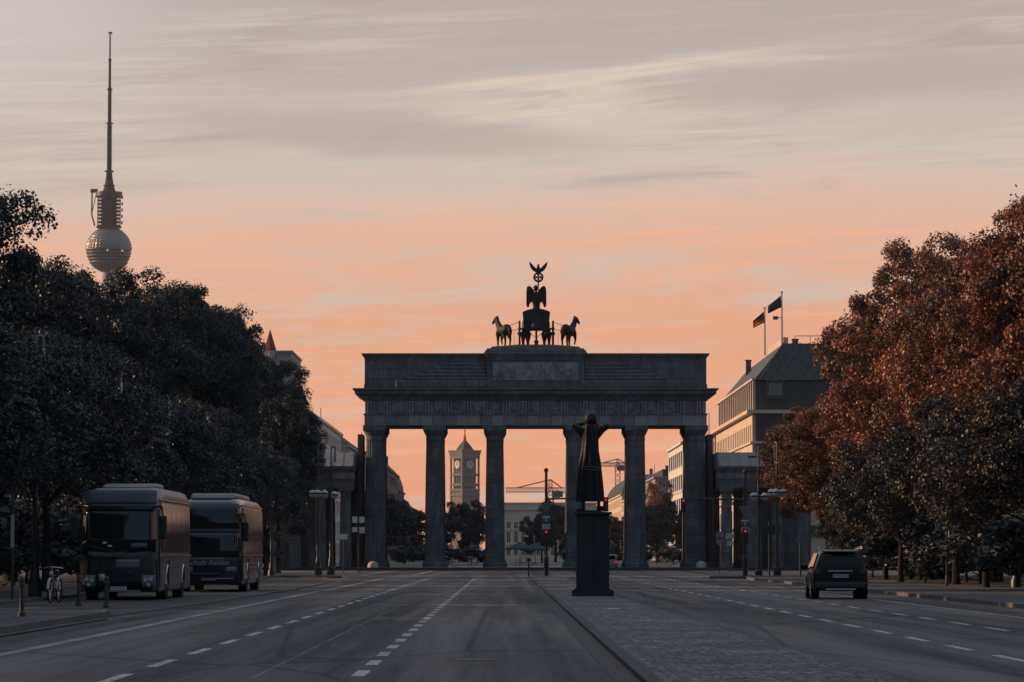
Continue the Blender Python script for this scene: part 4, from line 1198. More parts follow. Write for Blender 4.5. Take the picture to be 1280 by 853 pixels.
# ------------------------------------------------------------------ trees
def leaves_mesh(name, m, seed, H, rx, ry, zlo, nclump, nleaf, size, shell=.55, lumps=6, top=1.0):
    """crown of many small folded leaves in clumps; base of the trunk is the origin"""
    rg = np.random.default_rng(seed)
    hz = (H - zlo) / 2; cz = zlo + hz
    # big limbs give the crown its uneven outline
    nl = max(9, nclump//11)
    ga = np.pi*(3-5**.5)
    L = []
    for q in range(nl):
        zz = 1 - 1.62*(q+.5)/nl                         # lobes spread evenly over the crown, none right underneath
        aa = q*ga + rg.uniform(-.4,.4); rr_ = (1-zz*zz)**.5
        f = rg.uniform(.60, .80) * (1 + .07*rg.normal())
        L.append((rr_*np.cos(aa)*rx*f, rr_*np.sin(aa)*ry*f, cz + zz*hz*f, rg.uniform(.30,.46)))
    L = np.array(L)
    C = []
    while len(C) < nclump:
        q = rg.integers(0, int(nl*1.15))
        d = rg.normal(size=3); d /= np.linalg.norm(d)
        if q >= nl:                                      # loose filling inside
            r = rg.random()**.4*.78; C.append((d[0]*rx*r, d[1]*ry*r, cz+d[2]*hz*r)); continue
        lr = L[q,3]
        lz = min(hz, rx)
        C.append((L[q,0]+d[0]*rx*lr*.72, L[q,1]+d[1]*ry*lr*.72, L[q,2]+d[2]*lz*lr*.80))
    C = np.array(C)
    cr = rg.uniform(.40, .85, nclump) * (rx/5.0)**.5
    k = rg.integers(0, nclump, nleaf)
    d = rg.normal(size=(nleaf,3)); d /= np.linalg.norm(d,axis=1)[:,None]
    d[:,2] = np.where((d[:,2] < -.2) & (rg.random(nleaf) < .5), -d[:,2]*.6, d[:,2])
    rad = cr[k] * (.35 + .75*rg.random(nleaf)**.5)
    P = C[k] + d*rad[:,None]*np.array([1.1,1.1,.95])
    # stray sprigs
    ns = nleaf//60
    P[:ns] += d[:ns]*rg.uniform(.1,.55,(ns,1))
    # leaf frames
    nrm = d + rg.normal(size=(nleaf,3))*.75; nrm[:,2] += .35; nrm /= np.linalg.norm(nrm,axis=1)[:,None]
    t = np.cross(nrm, rg.normal(size=(nleaf,3))); t /= np.linalg.norm(t,axis=1)[:,None]
    b = np.cross(nrm, t)
    L = size*rg.uniform(.6,1.35,nleaf)[:,None]; W = L*rg.uniform(.30,.48,nleaf)[:,None]
    V = np.empty((nleaf,4,3))
    V[:,0] = P - t*L*.5; V[:,1] = P + b*W + nrm*L*.10; V[:,2] = P + t*L*.5 - nrm*L*.12; V[:,3] = P - b*W + nrm*L*.10
    me = bpy.data.meshes.new(name)
    me.vertices.add(nleaf*4); me.vertices.foreach_set('co', V.reshape(-1).astype(np.float32))
    me.loops.add(nleaf*4); me.loops.foreach_set('vertex_index', np.arange(nleaf*4, dtype=np.int32))
    me.polygons.add(nleaf); me.polygons.foreach_set('loop_start', np.arange(0, nleaf*4, 4, dtype=np.int32)); me.polygons.foreach_set('loop_total', np.full(nleaf, 4, np.int32))
    me.materials.append(m); me.update(); me.validate()
    return me, C

def trunk_mesh(seed, H, r0, zlo, C, n=9):
    rg = random.Random(seed); m = MB()
    z1 = zlo + (H-zlo)*.55
    path = [(0,0,-.2),(0,0,.3)] + [(rg.uniform(-.12,.12)*i, rg.uniform(-.12,.12)*i, zlo*.5+(z1-zlo*.5)*i/4) for i in range(0,5)]
    m.tube(path, [r0*1.5, r0*1.05, r0, r0*.9, r0*.7, r0*.5, r0*.3], 10)
    pick = rg.sample(range(len(C)), min(n, len(C)))
    for i in pick:
        c = C[i]; za = zlo*.75 + rg.random()*(z1-zlo*.75)*.8
        mid = (c[0]*.45, c[1]*.45, za + (c[2]-za)*.35)
        m.tube([(0,0,za), mid, tuple(c)], [r0*.42, r0*.25, r0*.07], 6)
    return m.mesh('trunk', BARK)

KINDS = {}
mat_rust_low = leaf_mat('low_rust_leaves', (.020,.015,.012), (.13,.055,.03), .5, .3, .1)
def kind(key, m, variants, H, rx, ry, zlo, nc, nl, size, r0, **kw):
    L = []
    for s in range(variants):
        me, C = leaves_mesh('crown', m, hash_(key)+s*17, H, rx, ry, zlo, nc, nl, size, **kw)
        L.append((me, trunk_mesh(hash_(key)+s, H, r0, zlo, C)))
    KINDS[key] = L
def hash_(s): return sum((i+3)*ord(c) for i, c in enumerate(s)) % 9973
kind('tall_dark', LF_DARK, 3, 19.0, 6.4, 6.4, 4.0, 300, 120000, .155, .42, shell=.5)
kind('small_pale', LF_PALE, 3, 9.2, 3.5, 3.7, 2.3, 170, 46000, .125, .17, shell=.42)
kind('tall_russet', LF_RUST, 3, 18.0, 6.2, 6.2, 3.4, 300, 120000, .15, .40, shell=.5)
kind('small_dull', LF_MIX, 3, 8.2, 3.6, 3.8, 2.0, 170, 46000, .125, .17, shell=.42)
kind('avenue_dark', LF_DARK, 2, 10.0, 4.6, 4.6, .6, 150, 34000, .24, .25, shell=.3)
kind('shrub', LF_DARK, 2, 3.6, 2.6, 2.6, .2, 50, 9000, .20, .06, shell=.3)
kind('shrub_rust', mat_rust_low, 1, 2.4, 1.1, 1.3, .15, 30, 4200, .15, .05, shell=.3)

def tree(name, key, v, x, y, H=None, label='', rz=0.0, wide=1.0, group=None, cat='tree', z=0.0):
    me, tr = KINDS[key][v % len(KINDS[key])]
    base = {'tall_dark':19.0,'small_pale':9.2,'tall_russet':18.0,'small_dull':8.2,'shrub':3.6,'avenue_dark':10.0,'shrub_rust':2.4}[key]
    s = (H or base)/base
    g = thing(name, label, cat, (x, y, z), rz, group)
    g.scale = (s*wide, s*wide, s)
    for nm, d in (('crown', me), ('trunk', tr)):
        o = bpy.data.objects.new(nm, d); sc.collection.objects.link(o); o.parent = g
    return g

# tall dark row behind the coaches (left), from near to far
for i, (x, y, H, w, lab) in enumerate([
    (-24.1, 150, 19.2, .92, 'nearest tall dark tree, cut by the left picture edge'),
    (-25.0, 187, 17.4, .95, 'tall dark tree under the television tower, second from the picture edge'),
    (-24.0, 214, 18.9, .95, 'tall dark tree just right of the television tower shaft'),
    (-23.6, 242, 20.7, .95, 'tall dark tree over the second coach'),
    (-23.4, 272, 22.4, .80, 'tallest dark crown at the crest of the left row'),
    (-23.6, 303, 22.6, .76, 'dark crown on the falling slope right of the crest'),
    (-24.0, 334, 20.6, .70, 'dark crown just left of the pointed turret'),
    (-20.6, 306, 18.4, .78, 'lower dark crown below the pointed turret'),
    (-17.8, 290, 14.4, .80, 'last dark crown of the left row, beside the left gatehouse'),
    (-33.0, 170, 18.5, 1.0, 'dark park tree in the second row behind the coaches'),
    (-34.0, 205, 18.5, 1.0, 'dark park tree in the second row behind the coaches'),
    (-33.0, 240, 19.5, 1.0, 'dark park tree in the second row behind the coaches'),
    (-34.0, 280, 20.0, 1.0, 'dark park tree in the second row behind the coaches'),
    (-34.5, 320, 20.0, 1.0, 'dark park tree in the second row behind the coaches')]):
    tree('park_tree', 'tall_dark', i, x, y, H, lab, i*1.3, w, 'tall dark trees left of the road')
# small pale street trees between coaches and the tall row
for i, (x, y, H, w, lab) in enumerate([
    (-15.9, 104, 8.6, 1.05, 'nearest small pale tree at the left picture edge by the bicycle'),
    (-17.0, 121, 9.2, 1.0, 'small pale tree overhanging the near coach'),
    (-17.0, 137, 9.3, 1.0, 'small pale tree directly above the near coach roof'),
    (-16.8, 155, 9.2, 1.0, 'small pale tree between the near and the far coach'),
    (-16.8, 172, 9.0, 1.0, 'small pale tree above the far coach roof'),
    (-16.9, 190, 9.2, 1.0, 'small pale tree just right of the far coach'),
    (-16.8, 209, 9.2, 1.0, 'second small pale tree right of the far coach'),
    (-16.6, 228, 8.8, 1.0, 'small pale tree left of the lamps on the corner'),
    (-15.9, 246, 8.0, .95, 'last small pale tree at the corner by the left gatehouse')]):
    tree('street_tree', 'small_pale', i, x, y, H, lab, i*2.1, w, 'small pale street trees behind the coaches', z=.12)
# tall russet row on the right, far to near
for i, (x, y, H, w, lab) in enumerate([
    (23.4, 262, 12.6, 1.28, 'farthest russet tree, half hiding the hotel wall'),
    (22.8, 246, 12.0, 1.18, 'low russet tree leaning toward the right gatehouse'),
    (25.7, 233, 19.2, .90, 'russet tree with rounded top right of the flags'),
    (24.6, 208, 19.0, .92, 'russet tree in the middle of the right row'),
    (24.8, 186, 18.6, .90, 'russet tree with a notched top above the hook lamp'),
    (25.0, 163, 18.9, .90, 'high russet tree at the upper right picture edge'),
    (25.4, 143, 18.6, .92, 'nearest russet tree, cut by the right picture edge'),
    (35.0, 250, 17.0, 1.0, 'russet park tree in the second row right of the road'),
    (35.5, 215, 17.0, 1.0, 'russet park tree in the second row right of the road'),
    (35.5, 180, 17.0, 1.0, 'russet park tree in the second row right of the road')]):
    tree('park_tree', 'tall_russet', i, x, y, H, lab, i*1.7, w, 'tall russet trees right of the road')
for i, (x, y, H, w, lab) in enumerate([
    (20.2, 214, 4.6, .95, 'small dull tree just right of the corner lamps'),
    (20.6, 199, 6.8, 1.0, 'small dull tree behind the dark car'),
    (19.8, 184, 7.4, 1.0, 'small dull tree right of the dark car roof'),
    (20.6, 168, 8.6, 1.0, 'small dull tree left of the hook lamp'),
    (20.0, 153, 7.0, 1.0, 'small dull tree beneath the hook lamp'),
    (20.6, 139, 8.4, 1.05, 'nearest small dull tree at the right picture edge')]):
    tree('street_tree', 'small_dull', i, x, y, H, lab, i*1.1, w, 'small dull trees along the right pavement', z=.12)
# trees beyond the gate
for i, (x, y, H, w, key, lab) in enumerate([
    (-17.2, 500, 10.4, 1.0, 'avenue_dark', 'leafy tree low in the leftmost gate opening, before the awning house'),
    (-15.0, 560, 8.8, 1.0, 'avenue_dark', 'lower tree beside the second column in the leftmost opening'),
    (-7.4, 690, 11.8, .92, 'avenue_dark', 'round dark tree beneath the clock tower'),
    (6.6, 640, 8.8, .80, 'avenue_dark', 'dark tree left of the sign mast in the middle opening'),
    (9.8, 700, 12.0, .82, 'avenue_dark', 'larger dark tree behind the sign mast in the middle opening'),
    (17.8, 620, 8.5, .9, 'avenue_dark', 'dark tree right of the stone plinth, fourth opening'),
    (26.6, 640, 14.0, .62, 'tall_russet', 'russet tree before the white corner building in the rightmost opening'),
    (23.6, 560, 9.6, .9, 'avenue_dark', 'dark tree filling the foot of the rightmost opening'),
    (28.4, 560, 9.0, .8, 'avenue_dark', 'dark tree beside the sixth column in the rightmost opening')]):
    tree('boulevard_tree', key, i, x, y, H, lab, i*1.9, w, 'trees on the boulevard beyond the gate')
# shrubs close the view under the crowns
for i in range(15):
    tree('shrub', 'shrub', i, -25.5 + (i % 3)*1.8, 104 + i*13.0, 3.4 + (i*7 % 5)*.35, 'dark shrub in the undergrowth behind the left tree trunks', i*1.9, 1.5, 'undergrowth shrubs left of the road', 'shrub', .1)
for i in range(12):
    tree('shrub', 'shrub', i+1, 24.0 + (i % 3)*1.6, 122 + i*10.5, 3.3 + (i*7 % 5)*.35, 'dark shrub in the undergrowth behind the right tree trunks', i*1.9, 1.5, 'undergrowth shrubs right of the road', 'shrub', .1)
for i, (x, lab) in enumerate([(-11.5,'in the leftmost gate opening'),(-6.4,'in the second gate opening'),(8.2,'under the cafe parasols in the middle opening'),(12.4,'right of the stone plinth in the fourth opening'),(19.5,'in the rightmost gate opening')]):
    for k in range(2): tree('shrub', 'shrub', i+k, x+k*3.2, 424+k*5, 2.3, 'low dark planting ' + lab, i*1.9+k, 1.35, 'low planting beyond the gate', 'shrub', .2)
for i in range(9):
    tree('shrub', 'shrub', i, 22.0 + (i % 2)*.9, 120 + i*12.5, 2.7 + (i*5 % 4)*.3, 'dark shrub in the undergrowth behind the right tree trunks', i*1.3, 1.5, 'undergrowth shrubs right of the road', 'shrub', .1)
    tree('shrub', 'shrub', i+1, -21.8 - (i % 2)*.9, 108 + i*14, 2.7 + (i*5 % 4)*.3, 'dark shrub in the undergrowth behind the left tree trunks', i*1.7, 1.5, 'undergrowth shrubs left of the road', 'shrub', .1)
tree('shrub', 'shrub_rust', 0, px(1156,176), 176, 1.7, 'rust coloured bush between dark trunks right of the car', .4, 1.0, None, 'shrub', .12)
# unseen near wood added to shade the road; far masses closing the horizon
near_m, _ = leaves_mesh('woods', LF_DARK, 41, 19, 7, 62, .5, 420, 70000, .45, shell=.3)
o = bpy.data.objects.new('woods', near_m); sc.collection.objects.link(o); o.location = (-29.0, 84, 0); o['kind'] = 'stuff'; o['label'] = 'unseen park wood beside the viewer, added to shade the road'; o['category'] = 'wood'
for (xx, yy) in ((-37, 96), (-30, 104), (-33, 52), (-26, 26), (-31, 70), (-35, 22), (-28, 44)):  # more unseen copies, thickening the wood against sun on the road
    o = o.copy(); sc.collection.objects.link(o); o.location = (xx, yy-(12 if xx > -36 else 0), 0); o.rotation_euler.z = math.pi - o.rotation_euler.z; o.scale.z = 1.0 + .03*(xx % 4)
far_m, _ = leaves_mesh('woods', LF_DARK, 77, 17, 200, 20, 0, 700, 42000, 1.2, shell=.2)
for (x, y) in ((-260, 430), (280, 380)):
    o = bpy.data.objects.new('woods', far_m); sc.collection.objects.link(o); o.location = (x, y, 0); o['kind'] = 'stuff'; o['label'] = 'dark far wood closing the horizon'; o['category'] = 'wood'

# ------------------------------------------------------------------ lamps, masts, signs
def lamp_parts(g, PALEM=mat('post_grey', (.10,.10,.10), .5, .4)):
    """tall slim post with a crook top and three opal bowls on a collar"""
    m = MB().lathe([(.26,0),(.26,.5),(.18,.62),(.16,1.0),(.11,1.15),(.10,4.9),(.075,5.0),(.07,7.2)], 14); m.build('post', DARKM, g, smooth=30)
    m = MB()
    pts = [(0,0,7.1)] + [(.16-.16*math.cos(a), 0, 8.35+.16*math.sin(a)) for a in [math.pi*k/8 for k in range(9)]] + [(.32,0,7.45)]
    m.tube(pts, .05, 8); m.build('crook', PALEM, g, smooth=40)
    m = MB().tube([(-.28,0,7.15),(.34,0,7.22)], .05, 6); m.build('cross_bar', PALEM, g)
    for k in range(3):
        a = math.pi*(.15 + 2*k/3); c = (.42*math.cos(a), .42*math.sin(a))
        m = MB().tube([(0,0,5.5),(c[0]*.6,c[1]*.6,5.62),(c[0],c[1],5.5)], .03, 6); br = m.build('bracket', DARKM, g)
        b = MB().ball((c[0],c[1],5.28), .26, 16, 10); gl = b.build('globe', OPAL, br, smooth=80)
        MB().lathe([(.265,5.25),(.275,5.27),(.275,5.33),(.265,5.35)], 18, c).build('band', DARKM, gl)
def hook_parts(g, PALEM=mat('lamp_grey', (.26,.25,.24), .5, .4)):
    """tall slim post ending in a narrow hook with a hanging lamp tube"""
    m = MB().lathe([(.24,0),(.24,.5),(.17,.62),(.15,1.0),(.10,1.15),(.075,7.2)], 14); m.build('post', DARKM, g, smooth=30)
    pts = [(0,0,7.1)] + [(.12-.12*math.cos(a), 0, 8.45+.12*math.sin(a)) for a in [math.pi*k/8 for k in range(9)]] + [(.24,0,8.15)]
    m = MB().tube(pts, .045, 8); m.build('crook', PALEM, g, smooth=40)
    m = MB().tube([(.24,0,8.16),(.24,0,8.12),(.25,0,7.75),(.25,0,7.70)], [.03,.05,.05,.02], 10); m.build('lamp_tube', OPAL, g, smooth=40)
    m = MB().tube([(-.42,0,7.02),(.20,0,7.16)], .055, 6); m.build('cross_bar', PALEM, g)
for kindf, cat_group, rows in ((hook_parts, 'hook topped lamps among the trees', [
    (-15.4, 121, 'hook lamp whose top shows in pale leaves at the far left'),
    (-15.3, 145, 'hook lamp whose pale top rises above the near coach'),
    (-15.3, 168, 'hook lamp whose top stands in the leaves over the far coach'),
    (-15.3, 192, 'hook lamp whose top barely shows right of the far coach'),
    (-15.0, 238, 'hook lamp half sunk in the last small pale trees'),
    (20.7, 171, 'hook lamp standing among the right trees'),
    (21.4, 154, 'hook lamp at the right picture edge')]), (lamp_parts, 'globe lamps at the street corners', [
    (px(398,238), 238, 'post lamp with white globes against the last left trees'),
    (px(414,244), 244, 'post lamp with white globes before the left gatehouse columns'),
    (px(948,236), 236, 'post lamp with pale bowls before the right gatehouse'),
    (px(971,234), 234, 'post lamp with sunlit orange bowls beside the russet leaves')])):
    proto = None
    for i, (x, y, lab) in enumerate(rows):
        if proto is None:
            proto = thing('street_lamp', lab, 'street lamp', (x, y, .12), 0, cat_group); kindf(proto)
        else: dup(proto, (x, y, .12 if i % 2 else -.1), R(37*i), lab)

def signal_head(parent, x, y, z, lit=0, face=1):
    m = MB().b(x-.17,x+.17,y-.12,y+.12,z-.46,z+.46); h = m.build('signal_head', DARKM, parent, bevel=.03)
    for k in range(3):
        zz = z + .29 - .29*k
        MB().tube([(x,y-.14,zz),(x,y-.125,zz)], .085, 14).build('lens', REDLIT if k in (lit,) else DARKM, h)
        MB().tube([(x+.12*math.cos(a), y-.2, zz+.12*math.sin(a)) for a in [math.pi*j/8 for j in range(9)]], .014, 5).build('visor', DARKM, h)

def mast(label, x, y, top, arm_z, arm_x, sgz, ys):
    g = thing('signal_mast', label, 'traffic light', (x, y, .1), group='traffic light masts with cantilever arms')
    m = MB().lathe([(.16,0),(.16,1.2),(.10,1.3),(.085,top)], 12); m.ball((0,0,top+.1), .15, 10, 7); m.build('post', DARKM, g)
    m = MB().tube([(0,0,arm_z),(arm_x-x,0,arm_z+.08)], [.06,.045], 8); m.tube([(0,0,arm_z+.9),((arm_x-x)*.5,0,arm_z+.05)], .015, 5); m.build('arm', DARKM, g)
    signal_head(g, arm_x-x, -.05, arm_z-.35)
    signal_head(g, .0, -.24, 2.55)
    s = MB().prism([(-.40,ys[0]+.34),(.40,ys[0]+.34),(0,ys[0]-.36)], -.14, -.11); t = s.build('yield_sign', SIGNG, g)
    s = MB().prism([(-.28,ys[0]+.27),(.28,ys[0]+.27),(0,ys[0]-.21)], -.146, -.141); s.build('sign_face', WHITEM if sgz else GREYM, t)
    r = MB().prism([(.30*math.cos(a), ys[1]+.30*math.sin(a)) for a in [2*math.pi*k/20 for k in range(20)]], -.13, -.10); rs = r.build('round_sign', GREYM, g)
    a = MB().b(-.03,.03,-.145,-.131,ys[1]-.2,ys[1]+.08); a.prism([(-.18,ys[1]+.06),(.18,ys[1]+.06),(.18,ys[1]+.12),(-.18,ys[1]+.12)], -.146,-.132)
    for sx in (-1,1): a.prism([(sx*.24,ys[1]+.09),(sx*.15,ys[1]+.17),(sx*.15,ys[1]+.01)], -.147,-.133)
    a.build('arrow', WHITEM, rs)
    MB().b(-.26,.26,-.13,-.10,ys[2]-.17,ys[2]+.17).build('plate', PALEM, g)
    return g
mast('signal mast with cantilever arm on the median tip before the middle opening', 2.74, 239, 6.75, 4.98, 6.60, 0, (4.40,3.72,3.2))
mast('signal mast with cantilever arm reaching left from the right island', px(931,230), 230, 6.45, 4.80, px(854,230), 0, (4.05,3.4,2.9))

def pole_sign(label, x, y, h, rounds, boxes, m=PALEM, r=.05, z=.1):
    g = thing('sign_post', label, 'sign', (x, y, z))
    MB().tube([(0,0,-.05),(0,0,h)], r, 8).build('post', DARKM, g)
    for (zz, rr) in rounds: MB().prism([(rr*math.cos(a), zz+rr*math.sin(a)) for a in [2*math.pi*k/20 for k in range(20)]], -.11, -.07).build('round_sign', m, g)
    for (x0, x1, z0, z1) in boxes: MB().b(x0,x1,-.11,-.07,z0,z1).build('plate', m, g)
    return g
Ys = 300.0
pole_sign('post with four white plates in a square before the leftmost column', px(448.5,Ys), Ys, 4.6, [], [(-.52,-.10,3.95,4.45),(.06,.48,3.95,4.45),(-.52,-.10,3.2,3.6),(.06,.50,3.1,3.6)], WHITEM)
pole_sign('short post with a small white box between globe lamp and gate', px(430,Ys), Ys, 2.9, [], [(-.3,.3,2.6,3.05)], WHITEM)
pole_sign('post with two round grey signs beside the sixth column', px(899,Ys), Ys, 3.2, [(2.95,.33),(2.45,.30)], [], SIGNG)
pole_sign('post with pale lantern shaped plate before the right gatehouse', px(912,Ys), Ys, 3.2, [], [(-.35,.35,2.65,3.1),(-.25,.25,2.1,2.5)], PALEM)
pole_sign('thin short post at the tip of the median', px(661,238), 238, 1.15, [], [(-.12,.12,.95,1.15)], DARKM, .045)
pole_sign('post with a small grey plate under the right trees', px(1183,160), 160, 2.7, [], [(-.5,.5,2.4,2.8)], SIGNG, .05)
pole_sign('slim pole with a pale strip at the left edge, beside the bicycle', px(17,112), 112, 3.3, [], [(-.05,.05,1.6,2.6)], PALEM, .045)
pole_sign('blue grey direction board on a post between the right corner lamps', px(961,240), 240, 3.5, [], [(-.9,.75,2.7,3.3)], mat('blue_board', (.035,.045,.07), .5, .4), .06)
pole_sign('post with small traffic plate left of the dark car', px(1000,246), 246, 2.6, [], [(-.2,.2,2.1,2.5)], SIGNG, .07)

dome = None
for (xp, lab) in ((466.5, 'pale stone dome at the foot of the leftmost column'), (876, 'pale stone dome at the foot of the sixth column')):
    me = MB().lathe([(.50,0),(.50,.10),(.48,.24),(.42,.40),(.30,.52),(.15,.585),(.03,.60)], 24)
    for k in range(6):
        a = k*math.pi/6; me.tube([(.505*math.cos(a),.505*math.sin(a),.05),(.43*math.cos(a),.43*math.sin(a),.42),(.02*math.cos(a),.02*math.sin(a),.62)], .012, 4)
    if dome is None: dome = me.build('stone_dome', PALE, loc=(px(xp,342),342,.26), smooth=50); tag(dome, lab, 'dome', 'pale stone domes before the gate')
    else: dup(dome, (px(xp,342),342,.26), None, lab)

# bollards on the left pavement
bol = None
BOLM = mat('bollard_iron', (.045,.047,.05), .55, .4, var=.4, vscale=9)
for (xp, y, lab) in ((29, 82, 'iron bollard nearest the left picture edge'), (134.5, 99.5, 'iron bollard before the near coach plate'), (100, 105, 'iron bollard before the near coach headlamp')):
    if bol is None:
        bol = MB().lathe([(.09,0),(.09,.08),(.055,.12),(.052,.66),(.075,.68),(.075,.72),(.05,.74),(.065,.80),(.05,.86),(.012,.89)], 14).build('bollard', BOLM, smooth=40, loc=(px(xp,y),y,.12 if y < 94 else .03))
        tag(bol, lab, 'bollard', 'iron bollards by the coaches')
    else: dup(bol, (px(xp,y),y,.12 if y < 94 else .03), None, lab)

def bicycle(label, x, y, rz):
    g = thing('bicycle', label, 'bicycle', (x, y, .12), rz)
    for yy in (-.52, .52):
        w = MB().tube([(0, yy+.33*math.cos(a), .35+.33*math.sin(a)) for a in [2*math.pi*k/28 for k in range(29)]], .022, 8, cap=False)
        wo = w.build('wheel', TYRE, g)
        s = MB()
        for k in range(14): a = k*2*math.pi/14; s.tube([(0,yy,.35),(0,yy+.31*math.cos(a),.35+.31*math.sin(a))], .004, 4)
        s.tube([(-.05,yy,.35),(.05,yy,.35)], .02, 6); s.build('spoke', CHROME, wo)
        f = MB().tube([(0, yy+.37*math.cos(a), .35+.37*math.sin(a)) for a in [math.pi*(.05+.9*k/12) for k in range(13)]], [(.035,.008)]*13, 6); f.build('mudguard', WHITEM, g)
    f = MB()
    for a, b in (((0,-.52,.35),(0,-.05,.33)),((0,-.05,.33),(0,-.18,.82)),((0,-.18,.78),(0,.38,.78)),((0,-.05,.33),(0,.40,.72)),((0,.36,.92),(0,.52,.35)),((0,-.52,.35),(0,-.16,.72))): f.tube([a,b], .018, 8)
    f.build('frame', DARKM, g)
    MB().ball((0,-.22,.90),(.08,.14,.04),10,6).build('saddle', BLACKP, g)
    h = MB().tube([(-.28,.22,.98),(-.2,.33,1.0),(0,.37,1.02),(.2,.33,1.0),(.28,.22,.98)], .014, 8); h.tube([(0,.37,1.02),(0,.36,.86)], .016, 6); h.build('handlebar', CHROME, g)
    MB().tube([(0,.43,.86),(0,.50,.86)], .05, 10).build('lamp', WHITEM, g)
    return g
bk = bicycle('parked bicycle with pale mudguards seen end on, left of the near coach', px(70,104), 104, R(174))
for (xp, y, rz, lab) in ((562, 362, 70, 'pale bicycle by the second column'), (589, 364, 20, 'bicycle standing in the middle of the second gate opening'), (655, 366, 80, 'bicycle parked below the left parasol'), (830, 362, 60, 'bicycle in the rightmost gate opening')):
    dup(bk, (px(xp,y), y, .28), R(rz), lab)

def parasol(label, x, y, h, r):
    g = thing('parasol', label, 'parasol', (x, y, .27), group='cafe parasols beyond the gate')
    MB().tube([(0,0,0),(0,0,h)], .04, 8).build('pole', DARKM, g)
    vs = [(0,0,h+.05)] + [(r*math.cos(a), r*math.sin(a), h-.75) for a in [2*math.pi*k/8 for k in range(8)]] + [(r*math.cos(a), r*math.sin(a), h-.95) for a in [2*math.pi*k/8 for k in range(8)]]
    fs = [(0,1+k,1+(k+1)%8) for k in range(8)] + [(1+k,9+k,9+(k+1)%8,1+(k+1)%8) for k in range(8)]
    o = MB().add(vs, fs).build('canopy', UMBR, g); o.modifiers.new('t','SOLIDIFY').thickness = .03
    MB().cyl((0,0), .35, 0, .1).build('base', GREYM, g)
parasol('left cafe parasol beside the third column', px(650,470), 470, 2.75, 1.9)
parasol('right cafe parasol behind the sign mast', px(669,470), 470, 2.65, 1.9)

# ------------------------------------------------------------------ vehicles
def rrect(hw, z0, z1, rb, rt, n=5, tumble=0.0, crown=.0):
    """rounded section in XZ, listed counter-clockwise from bottom left; tumble leans the sides in at the top"""
    pts = []
    def arc(cx, cz, r, a0, a1):
        for k in range(n+1):
            a = a0+(a1-a0)*k/n; pts.append((cx+r*math.cos(a), cz+r*math.sin(a)))
    arc(-hw+rb, z0+rb, rb, math.pi, 1.5*math.pi); arc(hw-rb, z0+rb, rb, 1.5*math.pi, 2*math.pi)
    arc(hw-rt, z1-rt, rt, 0, .5*math.pi); arc(-hw+rt, z1-rt, rt, .5*math.pi, math.pi)
    out = []
    for x, z in pts:
        f = max(0, (z-z0)/(z1-z0)-.42)/.58
        out.append((x*(1-tumble*f), z + crown*(1-(x/hw)**2)*(z > (z0+z1)/2)))
    return out

def wheel(parent, x, y, r, w, mt=PALEM):
    t = MB()
    t.tube([(x-w/2,y,r),(x-w/2+.04,y,r),(x+w/2-.04,y,r),(x+w/2,y,r)], [r*.90,r,r,r*.90], 24)
    o = t.build('wheel', TYRE, parent, smooth=35)
    m = MB().tube([(x-w/2-.012,y,r),(x+w/2+.012,y,r)], r*.58, 20); ri = m.build('rim', mt, o)
    h = MB().tube([(x-w/2-.03,y,r),(x+w/2+.03,y,r)], r*.2, 10); h.build('hub', CHROME, ri)
    return o

def text(s, parent, size, loc, mt, rot=(R(90),0,0), name='lettering', shear=0.0, align='CENTER', sx=1.0):
    c = bpy.data.curves.new(name, 'FONT'); c.body = s; c.size = size; c.extrude = .004; c.align_x = align; c.align_y = 'CENTER'; c.shear = shear
    c.materials.append(mt)
    tmp = bpy.data.objects.new(name, c); sc.collection.objects.link(tmp)
    me = bpy.data.meshes.new_from_object(tmp.evaluated_get(bpy.context.evaluated_depsgraph_get()))
    bpy.data.objects.remove(tmp)
    if not me.materials: me.materials.append(mt)
    o = bpy.data.objects.new(name, me); sc.collection.objects.link(o); o.parent = parent; o.location = loc; o.rotation_euler = rot; o.scale = (sx,1,1)
    return o

